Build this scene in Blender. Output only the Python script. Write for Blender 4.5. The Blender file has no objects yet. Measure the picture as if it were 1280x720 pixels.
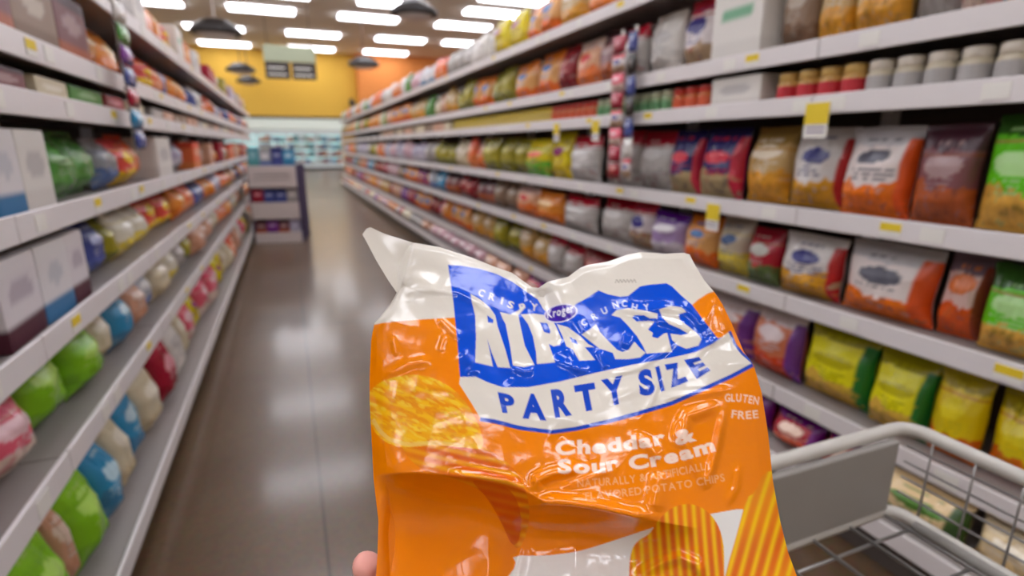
import bpy, bmesh, math, random
import numpy as np
from mathutils import Vector, Matrix, noise
PI = math.pi
rng = random.Random(11)
SC = bpy.context.scene
COL = SC.collection

# ------------------------------------------------------------------ camera geometry
F = 680.0
YAW, PITCH = math.radians(21.9), math.radians(14.7)
CH = 1.42
CAM = Vector((0, 0, CH))
cs, sn, cp, sp = math.cos(YAW), math.sin(YAW), math.cos(PITCH), math.sin(PITCH)
RIGHT = Vector((cs, -sn, 0)); FWD = Vector((sn * cp, cs * cp, -sp)); UP = Vector((sn * sp, cs * sp, cp))

def ray(px, py):
    return RIGHT * ((px - 640) / F) - UP * ((py - 360) / F) + FWD
def at_depth(px, py, d):
    return CAM + ray(px, py) * d
def at_z(px, py, z):
    r = ray(px, py); return CAM + r * ((z - CH) / r.z)
def y_on_x(px, X, z):
    """Y on the vertical plane X, at height z, seen in image column px"""
    k = (px - 640) / F; dz = z - CH
    return (X * cs - k * (X * sn * cp - dz * sp)) / (sn + k * cs * cp)

def lin(c):
    return tuple(((v / 255) / 12.92 if v / 255 <= .04045 else ((v / 255 + .055) / 1.055) ** 2.4) for v in c)

# ------------------------------------------------------------------ materials
_m = {}
def mat(name, rgb, rough=.5, metal=0., emit=None, estr=0., spec=.5, noise_amt=0., noise_scale=8., bump=0., alpha=1., trans=0.):
    if name in _m: return _m[name]
    m = bpy.data.materials.new(name); m.use_nodes = True
    nt = m.node_tree; b = nt.nodes['Principled BSDF']
    c = lin(rgb) + (1,)
    b.inputs['Base Color'].default_value = c
    b.inputs['Roughness'].default_value = rough; b.inputs['Metallic'].default_value = metal
    b.inputs['Specular IOR Level'].default_value = spec
    b.inputs['Transmission Weight'].default_value = trans; b.inputs['Alpha'].default_value = alpha
    if emit:
        b.inputs['Emission Color'].default_value = lin(emit) + (1,); b.inputs['Emission Strength'].default_value = estr
    tc = nt.nodes.new('ShaderNodeTexCoord'); n = nt.nodes.new('ShaderNodeTexNoise')
    n.inputs['Scale'].default_value = noise_scale; n.inputs['Detail'].default_value = 4
    nt.links.new(tc.outputs['Object'], n.inputs['Vector'])
    if noise_amt:
        mx = nt.nodes.new('ShaderNodeMix'); mx.data_type = 'RGBA'
        mx.inputs[6].default_value = tuple(v * (1 - noise_amt) for v in c[:3]) + (1,)
        mx.inputs[7].default_value = tuple(min(1, v * (1 + noise_amt)) for v in c[:3]) + (1,)
        nt.links.new(n.outputs['Fac'], mx.inputs[0]); nt.links.new(mx.outputs[2], b.inputs['Base Color'])
    if bump:
        bp = nt.nodes.new('ShaderNodeBump'); bp.inputs['Strength'].default_value = bump; bp.inputs['Distance'].default_value = .01
        nt.links.new(n.outputs['Fac'], bp.inputs['Height']); nt.links.new(bp.outputs['Normal'], b.inputs['Normal'])
    _m[name] = m; return m

def printed(name, rough=.3, spec=.5, bump=0., bscale=60., coat=0.):
    """printed film / card: the print is stored on the mesh, the surface is procedural"""
    if name in _m: return _m[name]
    m = bpy.data.materials.new(name); m.use_nodes = True
    nt = m.node_tree; b = nt.nodes['Principled BSDF']
    a = nt.nodes.new('ShaderNodeAttribute'); a.attribute_name = 'print'
    nt.links.new(a.outputs['Color'], b.inputs['Base Color'])
    b.inputs['Roughness'].default_value = rough; b.inputs['Specular IOR Level'].default_value = spec
    b.inputs['Coat Weight'].default_value = coat; b.inputs['Coat Roughness'].default_value = .12
    if bump:
        tc = nt.nodes.new('ShaderNodeTexCoord'); n = nt.nodes.new('ShaderNodeTexNoise')
        n.inputs['Scale'].default_value = bscale; n.inputs['Detail'].default_value = 3
        bp = nt.nodes.new('ShaderNodeBump'); bp.inputs['Strength'].default_value = bump; bp.inputs['Distance'].default_value = .004
        nt.links.new(tc.outputs['Object'], n.inputs['Vector'])
        nt.links.new(n.outputs['Fac'], bp.inputs['Height']); nt.links.new(bp.outputs['Normal'], b.inputs['Normal'])
    _m[name] = m; return m

FILM = printed('printed_bag_film', .26, .5, .3, 9.)
CARD = printed('printed_card', .45, .4)
WHITE = mat('shelf_enamel', (228, 222, 222), .4, noise_amt=.03)
DECK = mat('shelf_deck', (150, 142, 138), .5, noise_amt=.04)
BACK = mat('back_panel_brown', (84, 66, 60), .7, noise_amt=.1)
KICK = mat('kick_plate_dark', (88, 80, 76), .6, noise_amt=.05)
TAGW = mat('tag_paper_white', (235, 232, 225), .6, noise_amt=.02)
TAGY = mat('tag_paper_yellow', (235, 205, 45), .6, noise_amt=.03)
GREYP = mat('grey_plastic', (150, 146, 140), .4, noise_amt=.05)
RIMP = mat('pale_plastic', (190, 186, 178), .35, noise_amt=.03)
WIRE = mat('cart_wire', (160, 157, 155), .3, .6, noise_amt=.03)
BLACK = mat('black_metal', (38, 36, 36), .5, noise_amt=.1)
DGREY = mat('dark_grey_metal', (52, 48, 48), .45, .2, noise_amt=.1)

# ------------------------------------------------------------------ mesh helpers
def link(name, me, parent=None, loc=(0, 0, 0), rotz=0., scale=(1, 1, 1)):
    o = bpy.data.objects.new(name, me); COL.objects.link(o)
    o.location = loc; o.rotation_euler = (0, 0, rotz); o.scale = scale
    if parent: o.parent = parent
    return o
def tag(o, label=None, cat=None, group=None, kind=None):
    if label: o['label'] = label
    if cat: o['category'] = cat
    if group: o['group'] = group
    if kind: o['kind'] = kind
    return o
def thing(name, label, cat, loc=(0, 0, 0), rotz=0., group=None):
    return tag(link(name, None, None, loc, rotz), label, cat, group)
def finish(bm, name, material, smooth=False):
    me = bpy.data.meshes.new(name); bm.normal_update(); bm.to_mesh(me); bm.free()
    for m in (material if isinstance(material, (list, tuple)) else [material]): me.materials.append(m)
    if smooth: me.shade_smooth()
    return me
def box(bm, x0, x1, y0, y1, z0, z1, bev=0., mi=0):
    r = bmesh.ops.create_cube(bm, size=1)
    vs = r['verts']
    for v in vs:
        v.co = Vector((x0 + (v.co.x + .5) * (x1 - x0), y0 + (v.co.y + .5) * (y1 - y0), z0 + (v.co.z + .5) * (z1 - z0)))
    fs = {f for v in vs for f in v.link_faces}
    for f in fs: f.material_index = mi
    if bev:
        es = list({e for v in vs for e in v.link_edges})
        bmesh.ops.bevel(bm, geom=es, offset=bev, segments=2, affect='EDGES', profile=.5)
def cyl(bm, p0, p1, r0, r1=None, n=16, caps=True, mi=0):
    p0, p1 = Vector(p0), Vector(p1); r1 = r0 if r1 is None else r1
    d = p1 - p0; q = Vector((0, 0, 1)).rotation_difference(d.normalized()).to_matrix().to_4x4()
    r = bmesh.ops.create_cone(bm, cap_ends=caps, segments=n, radius1=r0, radius2=r1, depth=d.length,
                              matrix=Matrix.Translation((p0 + p1) / 2) @ q)
    for f in {f for v in r['verts'] for f in v.link_faces}: f.material_index = mi
def tube(bm, pts, r, n=8, closed=False):
    pts = [Vector(p) for p in pts]; rings = []
    N = len(pts)
    for i, p in enumerate(pts):
        a = pts[(i - 1) % N] if closed or i > 0 else p
        b = pts[(i + 1) % N] if closed or i < N - 1 else p
        t = (b - a).normalized()
        u = t.cross(Vector((0, 0, 1)))
        if u.length < .05: u = t.cross(Vector((0, 1, 0)))
        u.normalize(); w = u.cross(t)
        rings.append([bm.verts.new(p + (u * math.cos(2 * PI * k / n) + w * math.sin(2 * PI * k / n)) * r) for k in range(n)])
    for i in range(N if closed else N - 1):
        A, B = rings[i], rings[(i + 1) % N]
        for k in range(n): bm.faces.new((A[k], A[(k + 1) % n], B[(k + 1) % n], B[k]))
    if not closed:
        bm.faces.new(rings[0][::-1]); bm.faces.new(rings[-1])
def lathe(bm, prof, n=16, mi=0):
    rings = [[bm.verts.new((r * math.cos(2 * PI * k / n), r * math.sin(2 * PI * k / n), z)) for k in range(n)] for r, z in prof]
    for A, B in zip(rings, rings[1:]):
        for k in range(n):
            f = bm.faces.new((A[k], A[(k + 1) % n], B[(k + 1) % n], B[k])); f.material_index = mi
    f = bm.faces.new(rings[0][::-1]); f.material_index = mi
    f = bm.faces.new(rings[-1]); f.material_index = mi
def boxmesh(name, material, *boxes, bev=0.):
    bm = bmesh.new()
    for b in boxes: box(bm, *b, bev=bev)
    return finish(bm, name, material)
def struct(name, me):
    return tag(link(name, me), kind='structure')
def grid_mesh(name, P, material, attr=None, flip=False):
    """P: (n,m,3) points -> smooth quad sheet"""
    n, m = P.shape[:2]
    idx = np.arange(n * m).reshape(n, m)
    q = np.stack([idx[:-1, :-1], idx[1:, :-1], idx[1:, 1:], idx[:-1, 1:]], -1).reshape(-1, 4)
    if flip: q = q[:, ::-1]
    return raw_mesh(name, P.reshape(-1, 3), q, material, attr)
def raw_mesh(name, V, Q, material, attr=None):
    me = bpy.data.meshes.new(name)
    me.vertices.add(len(V)); me.vertices.foreach_set('co', np.ascontiguousarray(V, dtype=np.float32).ravel())
    k = Q.shape[1]
    me.loops.add(Q.size); me.loops.foreach_set('vertex_index', np.ascontiguousarray(Q, dtype=np.int32).ravel())
    me.polygons.add(len(Q)); me.polygons.foreach_set('loop_start', np.arange(len(Q), dtype=np.int32) * k)
    me.polygons.foreach_set('loop_total', np.full(len(Q), k, dtype=np.int32))
    me.update(calc_edges=True); me.validate()
    if attr is not None:
        a = me.color_attributes.new('print', 'FLOAT_COLOR', 'POINT')
        a.data.foreach_set('color', np.ascontiguousarray(np.concatenate([attr.reshape(-1, 3), np.ones((len(V), 1))], 1), dtype=np.float32).ravel())
    me.materials.append(material); me.shade_smooth()
    return me

# ------------------------------------------------------------------ room
X0, X1, Y0, Y1, CZ = -16., 20., -8., 36.5, 6.73
def plane(name, pts, m):
    bm = bmesh.new(); bm.faces.new([bm.verts.new(p) for p in pts]); return finish(bm, name, m)

fl = bpy.data.materials.new('polished_concrete'); fl.use_nodes = True
nt = fl.node_tree; b = nt.nodes['Principled BSDF']
tc = nt.nodes.new('ShaderNodeTexCoord')
n1 = nt.nodes.new('ShaderNodeTexNoise'); n1.inputs['Scale'].default_value = .9; n1.inputs['Detail'].default_value = 8; n1.inputs['Roughness'].default_value = .65
n2 = nt.nodes.new('ShaderNodeTexVoronoi'); n2.inputs['Scale'].default_value = 70
cr = nt.nodes.new('ShaderNodeValToRGB')
cr.color_ramp.elements[0].position = .3; cr.color_ramp.elements[0].color = lin((90, 69, 50)) + (1,)
cr.color_ramp.elements[1].position = .72; cr.color_ramp.elements[1].color = lin((114, 90, 67)) + (1,)
mx = nt.nodes.new('ShaderNodeMix'); mx.data_type = 'RGBA'; mx.blend_type = 'MULTIPLY'; mx.inputs[0].default_value = .25
br = nt.nodes.new('ShaderNodeTexBrick'); br.offset = 0
for k, v in (('Scale', 1.), ('Brick Width', 4.5), ('Row Height', 4.5), ('Mortar Size', .006)): br.inputs[k].default_value = v
br.inputs['Color1'].default_value = br.inputs['Color2'].default_value = (1, 1, 1, 1); br.inputs['Mortar'].default_value = (.45, .4, .36, 1)
mx2 = nt.nodes.new('ShaderNodeMix'); mx2.data_type = 'RGBA'; mx2.blend_type = 'MULTIPLY'; mx2.inputs[0].default_value = 1
L = nt.links.new
L(tc.outputs['Object'], n1.inputs['Vector']); L(tc.outputs['Object'], n2.inputs['Vector']); L(tc.outputs['Object'], br.inputs['Vector'])
L(n1.outputs['Fac'], cr.inputs['Fac']); L(cr.outputs['Color'], mx.inputs[6]); L(n2.outputs['Color'], mx.inputs[7])
L(mx.outputs[2], mx2.inputs[6]); L(br.outputs['Color'], mx2.inputs[7]); L(mx2.outputs[2], b.inputs['Base Color'])
b.inputs['Roughness'].default_value = .3; b.inputs['Specular IOR Level'].default_value = .3
b.inputs['Coat Weight'].default_value = .36; b.inputs['Coat Roughness'].default_value = .13

struct('floor', plane('floor', [(X0, Y0, 0), (X1, Y0, 0), (X1, Y1, 0), (X0, Y1, 0)], fl))
struct('ceiling', plane('ceiling', [(X0, Y0, CZ), (X0, Y1, CZ), (X1, Y1, CZ), (X1, Y0, CZ)], mat('ceiling_paint', (238, 234, 226), .8, noise_amt=.03, noise_scale=1.5)))
YEL = mat('yellow_wall_paint', (220, 174, 62), .7, noise_amt=.03, noise_scale=1.)
ORA = mat('orange_wall_paint', (218, 134, 62), .7, noise_amt=.03, noise_scale=1.)
CREAM = mat('cream_wall_paint', (214, 202, 182), .8, noise_amt=.03, noise_scale=1.)
struct('wall_far', boxmesh('wall_far', YEL, (X0, 4.4, Y1, Y1 + .2, 0, CZ)))
struct('wall_far_right', boxmesh('wall_far_right', ORA, (4.4, X1, Y1 - .6, Y1 + .2, 0, CZ)))
struct('wall_left', boxmesh('wall_left', CREAM, (X0 - .2, X0, Y0, Y1, 0, CZ)))
struct('wall_right', boxmesh('wall_right', CREAM, (X1, X1 + .2, Y0, Y1, 0, CZ)))
struct('wall_back', boxmesh('wall_back', CREAM, (X0, X1, Y0 - .2, Y0, 0, CZ)))
struct('trim_1', boxmesh('trim_1', BLACK, (-10, 4.39, Y1 - 1.02, Y1 - .02, 2.93, 3.05)))
struct('trim_2', boxmesh('trim_2', mat('bulkhead_pale_glow', (226, 236, 226), .6, emit=(225, 240, 228), estr=.08, noise_amt=.02), (-10, 4.39, Y1 - 1.0, Y1 - .03, 2.3, 2.92)))  # pale bulkhead, no lamp: a faint glow in its material makes it look lit

# ------------------------------------------------------------------ ceiling lights
LIGHT = mat('lit_diffuser', (255, 250, 242), .5, emit=(246, 247, 255), estr=12.5)
fr_bm = bmesh.new()
for b4 in ((-1.27, 1.27, -.5, -.46), (-1.27, 1.27, .46, .5), (-1.27, -1.23, -.46, .46), (1.23, 1.27, -.46, .46)):
    box(fr_bm, b4[0], b4[1], b4[2], b4[3], -.03, 0)
box(fr_bm, -1.23, 1.23, -.46, .46, -.02, 0)
FRAME_ME = finish(fr_bm, 'frame', WHITE)
DIFF_ME = boxmesh('diffuser', LIGHT, (-1.22, 1.22, -.45, .45, -.1, -.021), bev=.025)
seen_lights = [(327, 12, 'large light near the yellow wall, left of the hanging aisle sign'), (392, 43, 'upper of the two lights straight above the aisle sign'),
               (389, 61, 'light just above the aisle sign, nearest the yellow wall'), (461, 23, 'light left of the big dark round diffuser'),
               (501, 50, 'middle light between the aisle sign and the right shelves'), (482, 66, 'light close above the orange wall'),
               (579, 33, 'light above the right shelf tops, right of the round diffuser'), (281, 55, 'light just below the dark round diffuser at upper left'),
               (268, 35, 'light half hidden behind the dark round diffuser at upper left'), (180, 1, 'light cut by the top edge above the left shelves'),
               (641, 0, 'light cut by the top edge above the yellow bag'), (583, 55, 'rightmost far light just above the right shelf tops')]
LIGHTS = []
for px_, py_, l in seen_lights:
    q = at_z(px_, py_, CZ - .06); LIGHTS.append((q.x, min(q.y, Y1 - .8), 'bright rectangular ceiling ' + l))
other = []
row = [at_z(x, y, -CZ) for x, y in ((398, 600), (391, 506), (386, 433))]     # the overhead row, seen mirrored in the floor
for k, y in enumerate([q.y for q in row] + [row[0].y - 4.2 * j for j in range(1, 5)]):
    ax_ = row[k].x if k < 3 else row[0].x
    for x in (-12.6, -8.4, -4.2, 0, 4.2, 8.4, 12.6):
        if not (y > 20 and x < -6): other.append((ax_ + x, y))
for y in (24.6, 29.4, 34.2):
    for x in (-12.5, -8.4, 12.9): other.append((x, y))
for i, (x, y) in enumerate(other):
    LIGHTS.append((x, y, 'bright rectangular ceiling light outside the picture, one of the overhead rows'))
for x, y, lab in LIGHTS:
    t = thing('ceiling_light', lab, 'light', (x, y, CZ - .001), group='ceiling lights')
    link('frame', FRAME_ME, t); link('diffuser', DIFF_ME, t)

# round air diffusers hanging below the ceiling
bm = bmesh.new(); lathe(bm, [(.18, .24), (.3, .23), (.42, .17), (.62, .07), (.66, .02), (.66, -.03), (.55, -.06), (.5, -.02), (.2, .05)], 28)
DOME_ME = finish(bm, 'housing', DGREY, True)
bm = bmesh.new(); lathe(bm, [(.49, -.02), (.49, -.06), (.4, -.1), (.3, -.12)], 28); DISC_ME = finish(bm, 'face_plate', WHITE, True)
ROD = {}
for x, y, z, s, lab in ((*at_z(270, 40, 4.82).xy, 4.82, 1.12, 'big dark round air diffuser hanging in front of the lights at upper left'),
                     (*at_z(518, 17, 4.82).xy, 4.82, .95, 'dark round air diffuser hanging to the right of the ceiling lights'),
                     (*at_z(301, 88, 4.82).xy, 4.82, .98, 'dark round air diffuser against the yellow wall, upper of two'),
                     (*at_z(314, 107.5, 4.82).xy, 4.82, .95, 'small dark round air diffuser against the yellow wall, lower of two'),
                     (*at_z(455, 81, 4.82).xy, 4.82, 1.0, 'dark round air diffuser in front of the orange wall')):
    y = min(y, 35.0)
    t = thing('air_diffuser', lab, 'air diffuser', (x, y, z), group='round air diffusers')
    for nm, me in (('housing', DOME_ME), ('face_plate', DISC_ME)):
        link(nm, me, t, scale=(s, s, s * 1.35))
    bm = bmesh.new(); cyl(bm, (0, 0, .3 * s), (0, 0, CZ - z), .02, n=8)
    cyl(bm, (0, 0, CZ - z - .03), (0, 0, CZ - z), .07, n=12)
    link('hanger_rod', finish(bm, 'hanger_rod', BACK if y > 25 else WHITE), t)

# aisle marker sign
p = at_z(365, 100, 3.32)
t = thing('aisle_sign', 'hanging aisle sign, pale top over two dark panels striped with white lines', 'sign', (p.x, p.y, 3.32))
link('header_panel', boxmesh('header_panel', mat('sign_pale_green', (176, 184, 156), .5, noise_amt=.02), (-.72, .72, -.03, .03, .5, .95), bev=.01), t)
for sx in (-1, 1):
    pn = link('text_panel', boxmesh('text_panel', mat('sign_dark', (52, 46, 46), .5, noise_amt=.05), (.03 if sx > 0 else -.71, .71 if sx > 0 else -.03, -.035, .035, .02, .49), bev=.01), t)
    bm = bmesh.new()
    for k in range(2): box(bm, (.1 if sx > 0 else -.64), (.62 if sx > 0 else -.12) - .05 * k, -.041, -.036, .12 + .18 * k, .165 + .18 * k)
    link('line', finish(bm, 'line', TAGW), pn)
bm = bmesh.new()
for sx in (-.6, .6): cyl(bm, (sx, 0, .95), (sx, 0, CZ - 3.32), .008, n=6)
link('hanging_wire', finish(bm, 'hanging_wire', DGREY), t)

# dome camera on far wall
p = at_z(441, 127, 3.95); 
t = thing('security_camera', 'small dark camera on a bracket below the orange wall', 'camera', (4.0, Y1 - .02, 4.05))
bm = bmesh.new(); box(bm, -.05, .05, -.5, 0, -.05, .05, bev=.01); box(bm, -.12, .12, -.05, 0, -.15, .15, bev=.01); link('bracket', finish(bm, 'bracket', DGREY), t)
bm = bmesh.new(); lathe(bm, [(.02, -.3), (.14, -.26), (.2, -.16), (.21, -.06), (.1, .0)], 16); me = finish(bm, 'dome', BLACK, True)
link('dome', me, t, loc=(0, -.5, -.04))

# ------------------------------------------------------------------ packaging designs:  key: (look words, top, body, bottom, logo, side)
DS = {
 'gold_white': ('white and gold', (214, 209, 206), (214, 208, 204), (208, 148, 34), (62, 64, 128), (190, 34, 36)),
 'silver_orange': ('silver and orange', (196, 192, 194), (230, 218, 214), (230, 112, 20), (96, 96, 108), (222, 84, 26)),
 'pink_rust': ('pink and rust', (120, 100, 112), (224, 188, 180), (214, 84, 22), (224, 120, 60), (140, 60, 40)),
 'green_tan': ('green and tan', (48, 92, 28), (98, 200, 22), (212, 160, 66), (180, 226, 150), None),
 'yellow_green': ('yellow and green', (168, 160, 14), (236, 228, 14), (216, 172, 66), (200, 190, 8), (34, 120, 46)),
 'yellow_orange': ('yellow and orange', (178, 158, 14), (232, 204, 14), (216, 106, 22), (240, 220, 40), None),
 'purple_red': ('purple and red', (98, 22, 108), (170, 34, 46), (212, 92, 60), (232, 200, 180), (110, 20, 120)),
 'white_rust': ('white and rust', (224, 210, 212), (214, 120, 84), (204, 62, 26), (240, 220, 220), (120, 60, 150)),
 'red_silver': ('red and silver', (184, 22, 46), (198, 194, 190), (170, 164, 160), (232, 230, 228), None),
 'navy_red': ('navy and red', (38, 34, 92), (40, 36, 96), (170, 148, 108), (214, 48, 70), (196, 40, 66)),
 'red_white': ('red and white', (204, 44, 66), (226, 216, 216), (168, 140, 110), (60, 56, 130), None),
 'tan_gold': ('tan and gold', (164, 132, 70), (196, 160, 100), (212, 148, 44), (236, 222, 196), None),
 'brown': ('brown', (134, 110, 92), (146, 120, 100), (120, 92, 72), (190, 176, 160), None),
 'maroon': ('maroon', (70, 36, 48), (122, 70, 76), (168, 80, 36), (170, 140, 140), None),
 'purple_silver': ('purple and silver', (90, 24, 142), (166, 140, 184), (198, 190, 200), (238, 234, 240), None),
 'orange_tan': ('orange and tan', (224, 124, 34), (222, 164, 100), (226, 104, 30), (84, 130, 190), None),
 'orange_white': ('orange and white', (222, 200, 190), (228, 170, 130), (224, 112, 40), (210, 40, 40), None),
 'yellow': ('bright yellow', (220, 204, 16), (226, 208, 18), (206, 180, 18), (150, 40, 110), None),
 'olive': ('olive', (128, 122, 26), (152, 142, 26), (120, 116, 40), (190, 180, 80), None),
 'lime_coral': ('yellow and green striped', (214, 196, 22), (206, 190, 20), (96, 170, 44), (240, 120, 84), None),
 'cream_green': ('cream and green', (224, 196, 148), (226, 198, 150), (78, 122, 46), (84, 128, 50), (54, 84, 34)),
 'cream': ('cream', (222, 204, 170), (220, 196, 152), (206, 174, 124), (240, 230, 210), None),
 'dark_red': ('dark red', (140, 16, 30), (148, 20, 34), (120, 14, 26), (200, 120, 110), None),
 'pink_grey': ('dusty pink', (206, 166, 172), (196, 150, 160), (186, 160, 168), (226, 206, 210), None),
 'lavender': ('pale lavender', (176, 168, 192), (170, 164, 188), (190, 184, 196), (214, 210, 224), None),
 'blue': ('blue', (52, 140, 186), (50, 144, 192), (60, 120, 160), (190, 220, 232), None),
 'teal': ('teal', (90, 160, 176), (100, 170, 180), (80, 150, 150), (150, 200, 206), None),
 'grey_blue': ('grey and blue', (176, 176, 180), (166, 170, 180), (92, 116, 170), (230, 230, 230), None),
 'tan_blue': ('tan and blue', (196, 184, 170), (198, 186, 164), (208, 186, 70), (80, 110, 160), None),
 'red_green': ('red and green', (150, 20, 40), (176, 30, 50), (90, 110, 60), (190, 190, 180), None),
 'lime': ('lime green', (134, 196, 28), (128, 190, 26), (112, 168, 24), (180, 222, 100), None),
 'green': ('leaf green', (70, 130, 50), (78, 142, 58), (90, 150, 70), (150, 190, 140), None),
 'pink': ('pink', (222, 74, 104), (226, 96, 118), (214, 190, 176), (240, 200, 205), None),
 'blush': ('peach', (214, 164, 136), (210, 156, 128), (196, 140, 110), (232, 206, 190), None),
 'crimson': ('crimson', (168, 24, 54), (162, 22, 50), (140, 18, 40), (220, 150, 160), None),
 'beige': ('beige', (218, 206, 176), (214, 202, 172), (200, 182, 146), (236, 228, 210), None),
 'white': ('white', (228, 224, 218), (226, 222, 216), (214, 208, 202), (196, 192, 190), None),
 'white_yellow': ('white and yellow', (226, 222, 206), (222, 216, 196), (218, 192, 50), (236, 232, 220), None),
 'white_blue': ('white and blue', (226, 222, 222), (224, 220, 222), (52, 116, 164), (200, 200, 206), None),
 'white_maroon': ('white and maroon', (226, 220, 222), (222, 216, 220), (78, 26, 44), (190, 180, 190), None),
 'red_yellow': ('red and yellow', (206, 50, 50), (212, 66, 54), (232, 190, 30), (240, 200, 40), None),
 'coral': ('coral', (236, 84, 56), (232, 110, 60), (226, 130, 70), (244, 190, 160), None),
 'orange': ('orange', (228, 130, 40), (226, 138, 48), (218, 116, 36), (244, 206, 150), None),
 'black': ('black', (38, 32, 32), (42, 36, 36), (50, 44, 42), (110, 100, 96), None),
 'indigo': ('navy blue', (52, 60, 120), (60, 72, 140), (70, 84, 150), (170, 176, 210), None),
 'violet': ('violet', (110, 40, 130), (126, 50, 146), (100, 40, 120), (200, 170, 210), None),
 'grey': ('grey', (168, 162, 158), (176, 170, 166), (150, 144, 140), (210, 206, 202), None),
 'white_green': ('white and green', (222, 220, 212), (224, 220, 214), (214, 210, 204), (120, 176, 140), None),
}

def bag_geo(key, seed, n=30, m=40):
    """unit chip bag: x -.5...5, z 0..1, y depth; returns front/back grids and print colours"""
    look, top, body, bot, logo, side = DS[key]
    rr = random.Random(hash(key) % 1000 + seed * 77 if False else sum(map(ord, key)) + seed * 77)
    o1, o2, o3 = rr.uniform(0, 99), rr.uniform(0, 99), rr.uniform(0, 99)
    logo_z, logo_w, logo_h, logo_t = rr.uniform(.56, .66), rr.uniform(.24, .34), rr.uniform(.08, .13), rr.uniform(-.3, .3)
    htop, hbot = rr.uniform(.74, .82), rr.uniform(.3, .42)
    bars = [(logo_z - .14 - .05 * q, .011, rr.uniform(.3, .7)) for q in range(3)] + [(htop + .06, .016, rr.uniform(.3, .6))]
    F_, B_, C_ = np.zeros((m, n, 3)), np.zeros((m, n, 3)), np.zeros((m, n, 3))
    CB = np.zeros((m, n, 3))
    lc = {k: (np.array(lin(v)) if v else None) for k, v in (('t', top), ('b', body), ('o', bot), ('l', logo), ('s', side))}
    for j in range(m):
        v = j / (m - 1)
        for i in range(n):
            u = 2 * i / (n - 1) - 1
            prof = max(0., min(1., (1 - abs(u) ** 2.6))) ** .55
            ve = max(0., min(1., (v - .03) / .97)) if v > .03 else 0.
            vp = (min(1., ve / .22) ** .6) * (min(1., max(0., (.95 - v)) / .36) ** .7)
            w = .5 * (1 - .07 * vp * 1.0 - .02 * math.sin(v * 9 + o1))
            x = u * w
            z = v + .018 * noise.noise((u * 1.2 + o1, v, o2)) * (1 if v > .5 else 0) * (v - .5) * 2
            wr = .13 * noise.noise((u * 1.6 + o1, v * 2.2, o2)) + .1 * (.3 - abs(noise.noise((u * 3 + o2, v * 3.4, o1))))
            if v > .7 or v < .15: wr += .12 * noise.noise((u * 7 + o3, v * 1.2, o2))
            d = .5 * prof * vp
            F_[j, i] = (x, -d * (1 + wr * 1.6) - .01 + (.02 * (j % 2) if v > .95 else 0), z)
            B_[j, i] = (x, d * (1 + wr) + .01 + (.02 * (j % 2) if v > .95 else 0), z)
            jag = .07 * noise.noise((u * 2.2 + o3, o1, 0)) + .03 * noise.noise((u * 7 + o3, o2, 0))
            c = lc['b']
            if v > htop + jag * .6: c = lc['t']
            if v < hbot + jag * 1.6: c = lc['o']
            if side and u > .72 + .5 * jag and v < .86: c = lc['s']
            # logo lozenge with bars of lettering-like marks broken up
            ux, uz = u * .5, v - logo_z - logo_t * u * .1
            if (ux / logo_w) ** 2 + (uz / logo_h) ** 2 < 1: c = lc['l']
            # rows of small type, broken into words, and the picture of the snack at the foot
            for zb, hb_, wb in bars:
                if abs(v - zb) < hb_ and abs(u - .1 * math.sin(o1)) < wb and noise.noise((u * 9 + o2, zb * 40, 0)) > -.12: c = lc['l'] * .7 + lc['b'] * .1
            if v < hbot - .03 and v > .05:
                k = noise.noise((u * 3.2 + o1, v * 8, o3)) + .6 * noise.noise((u * 8 + o1, v * 18, o2))
                c = c * (1 + .45 * k) if abs(k) < .45 else (lc['l'] * .25 + lc['o'] * .6 if k > 0 else lc['t'] * .3 + lc['o'] * .5)
            if htop - .06 < v < htop - .035 and side is None: c = lc['o'] * .5 + lc['t'] * .5
            C_[j, i] = c
            CB[j, i] = lc['b'] if v < htop else lc['t']
    return F_, B_, C_, CB

_bag = {}
def bag_mesh(key, seed):
    if (key, seed) in _bag: return _bag[(key, seed)]
    F_, B_, C_, CB = bag_geo(key, seed)
    m, n = F_.shape[:2]
    idx = np.arange(m * n).reshape(m, n)
    q1 = np.stack([idx[:-1, :-1], idx[:-1, 1:], idx[1:, 1:], idx[1:, :-1]], -1).reshape(-1, 4)
    q2 = q1[:, ::-1] + m * n
    rim = np.concatenate([idx[0, :], idx[1:, -1], idx[-1, -2::-1], idx[-2:0:-1, 0]])
    r2 = np.roll(rim, -1)
    q3 = np.stack([rim, rim + m * n, r2 + m * n, r2], -1)
    V = np.concatenate([F_.reshape(-1, 3), B_.reshape(-1, 3)]); Q = np.concatenate([q1, q2, q3])
    A = np.concatenate([C_.reshape(-1, 3), CB.reshape(-1, 3)])
    me = raw_mesh('bag', V, Q, FILM, A)
    _bag[(key, seed)] = (me, V, Q, A); return _bag[(key, seed)]

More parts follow.
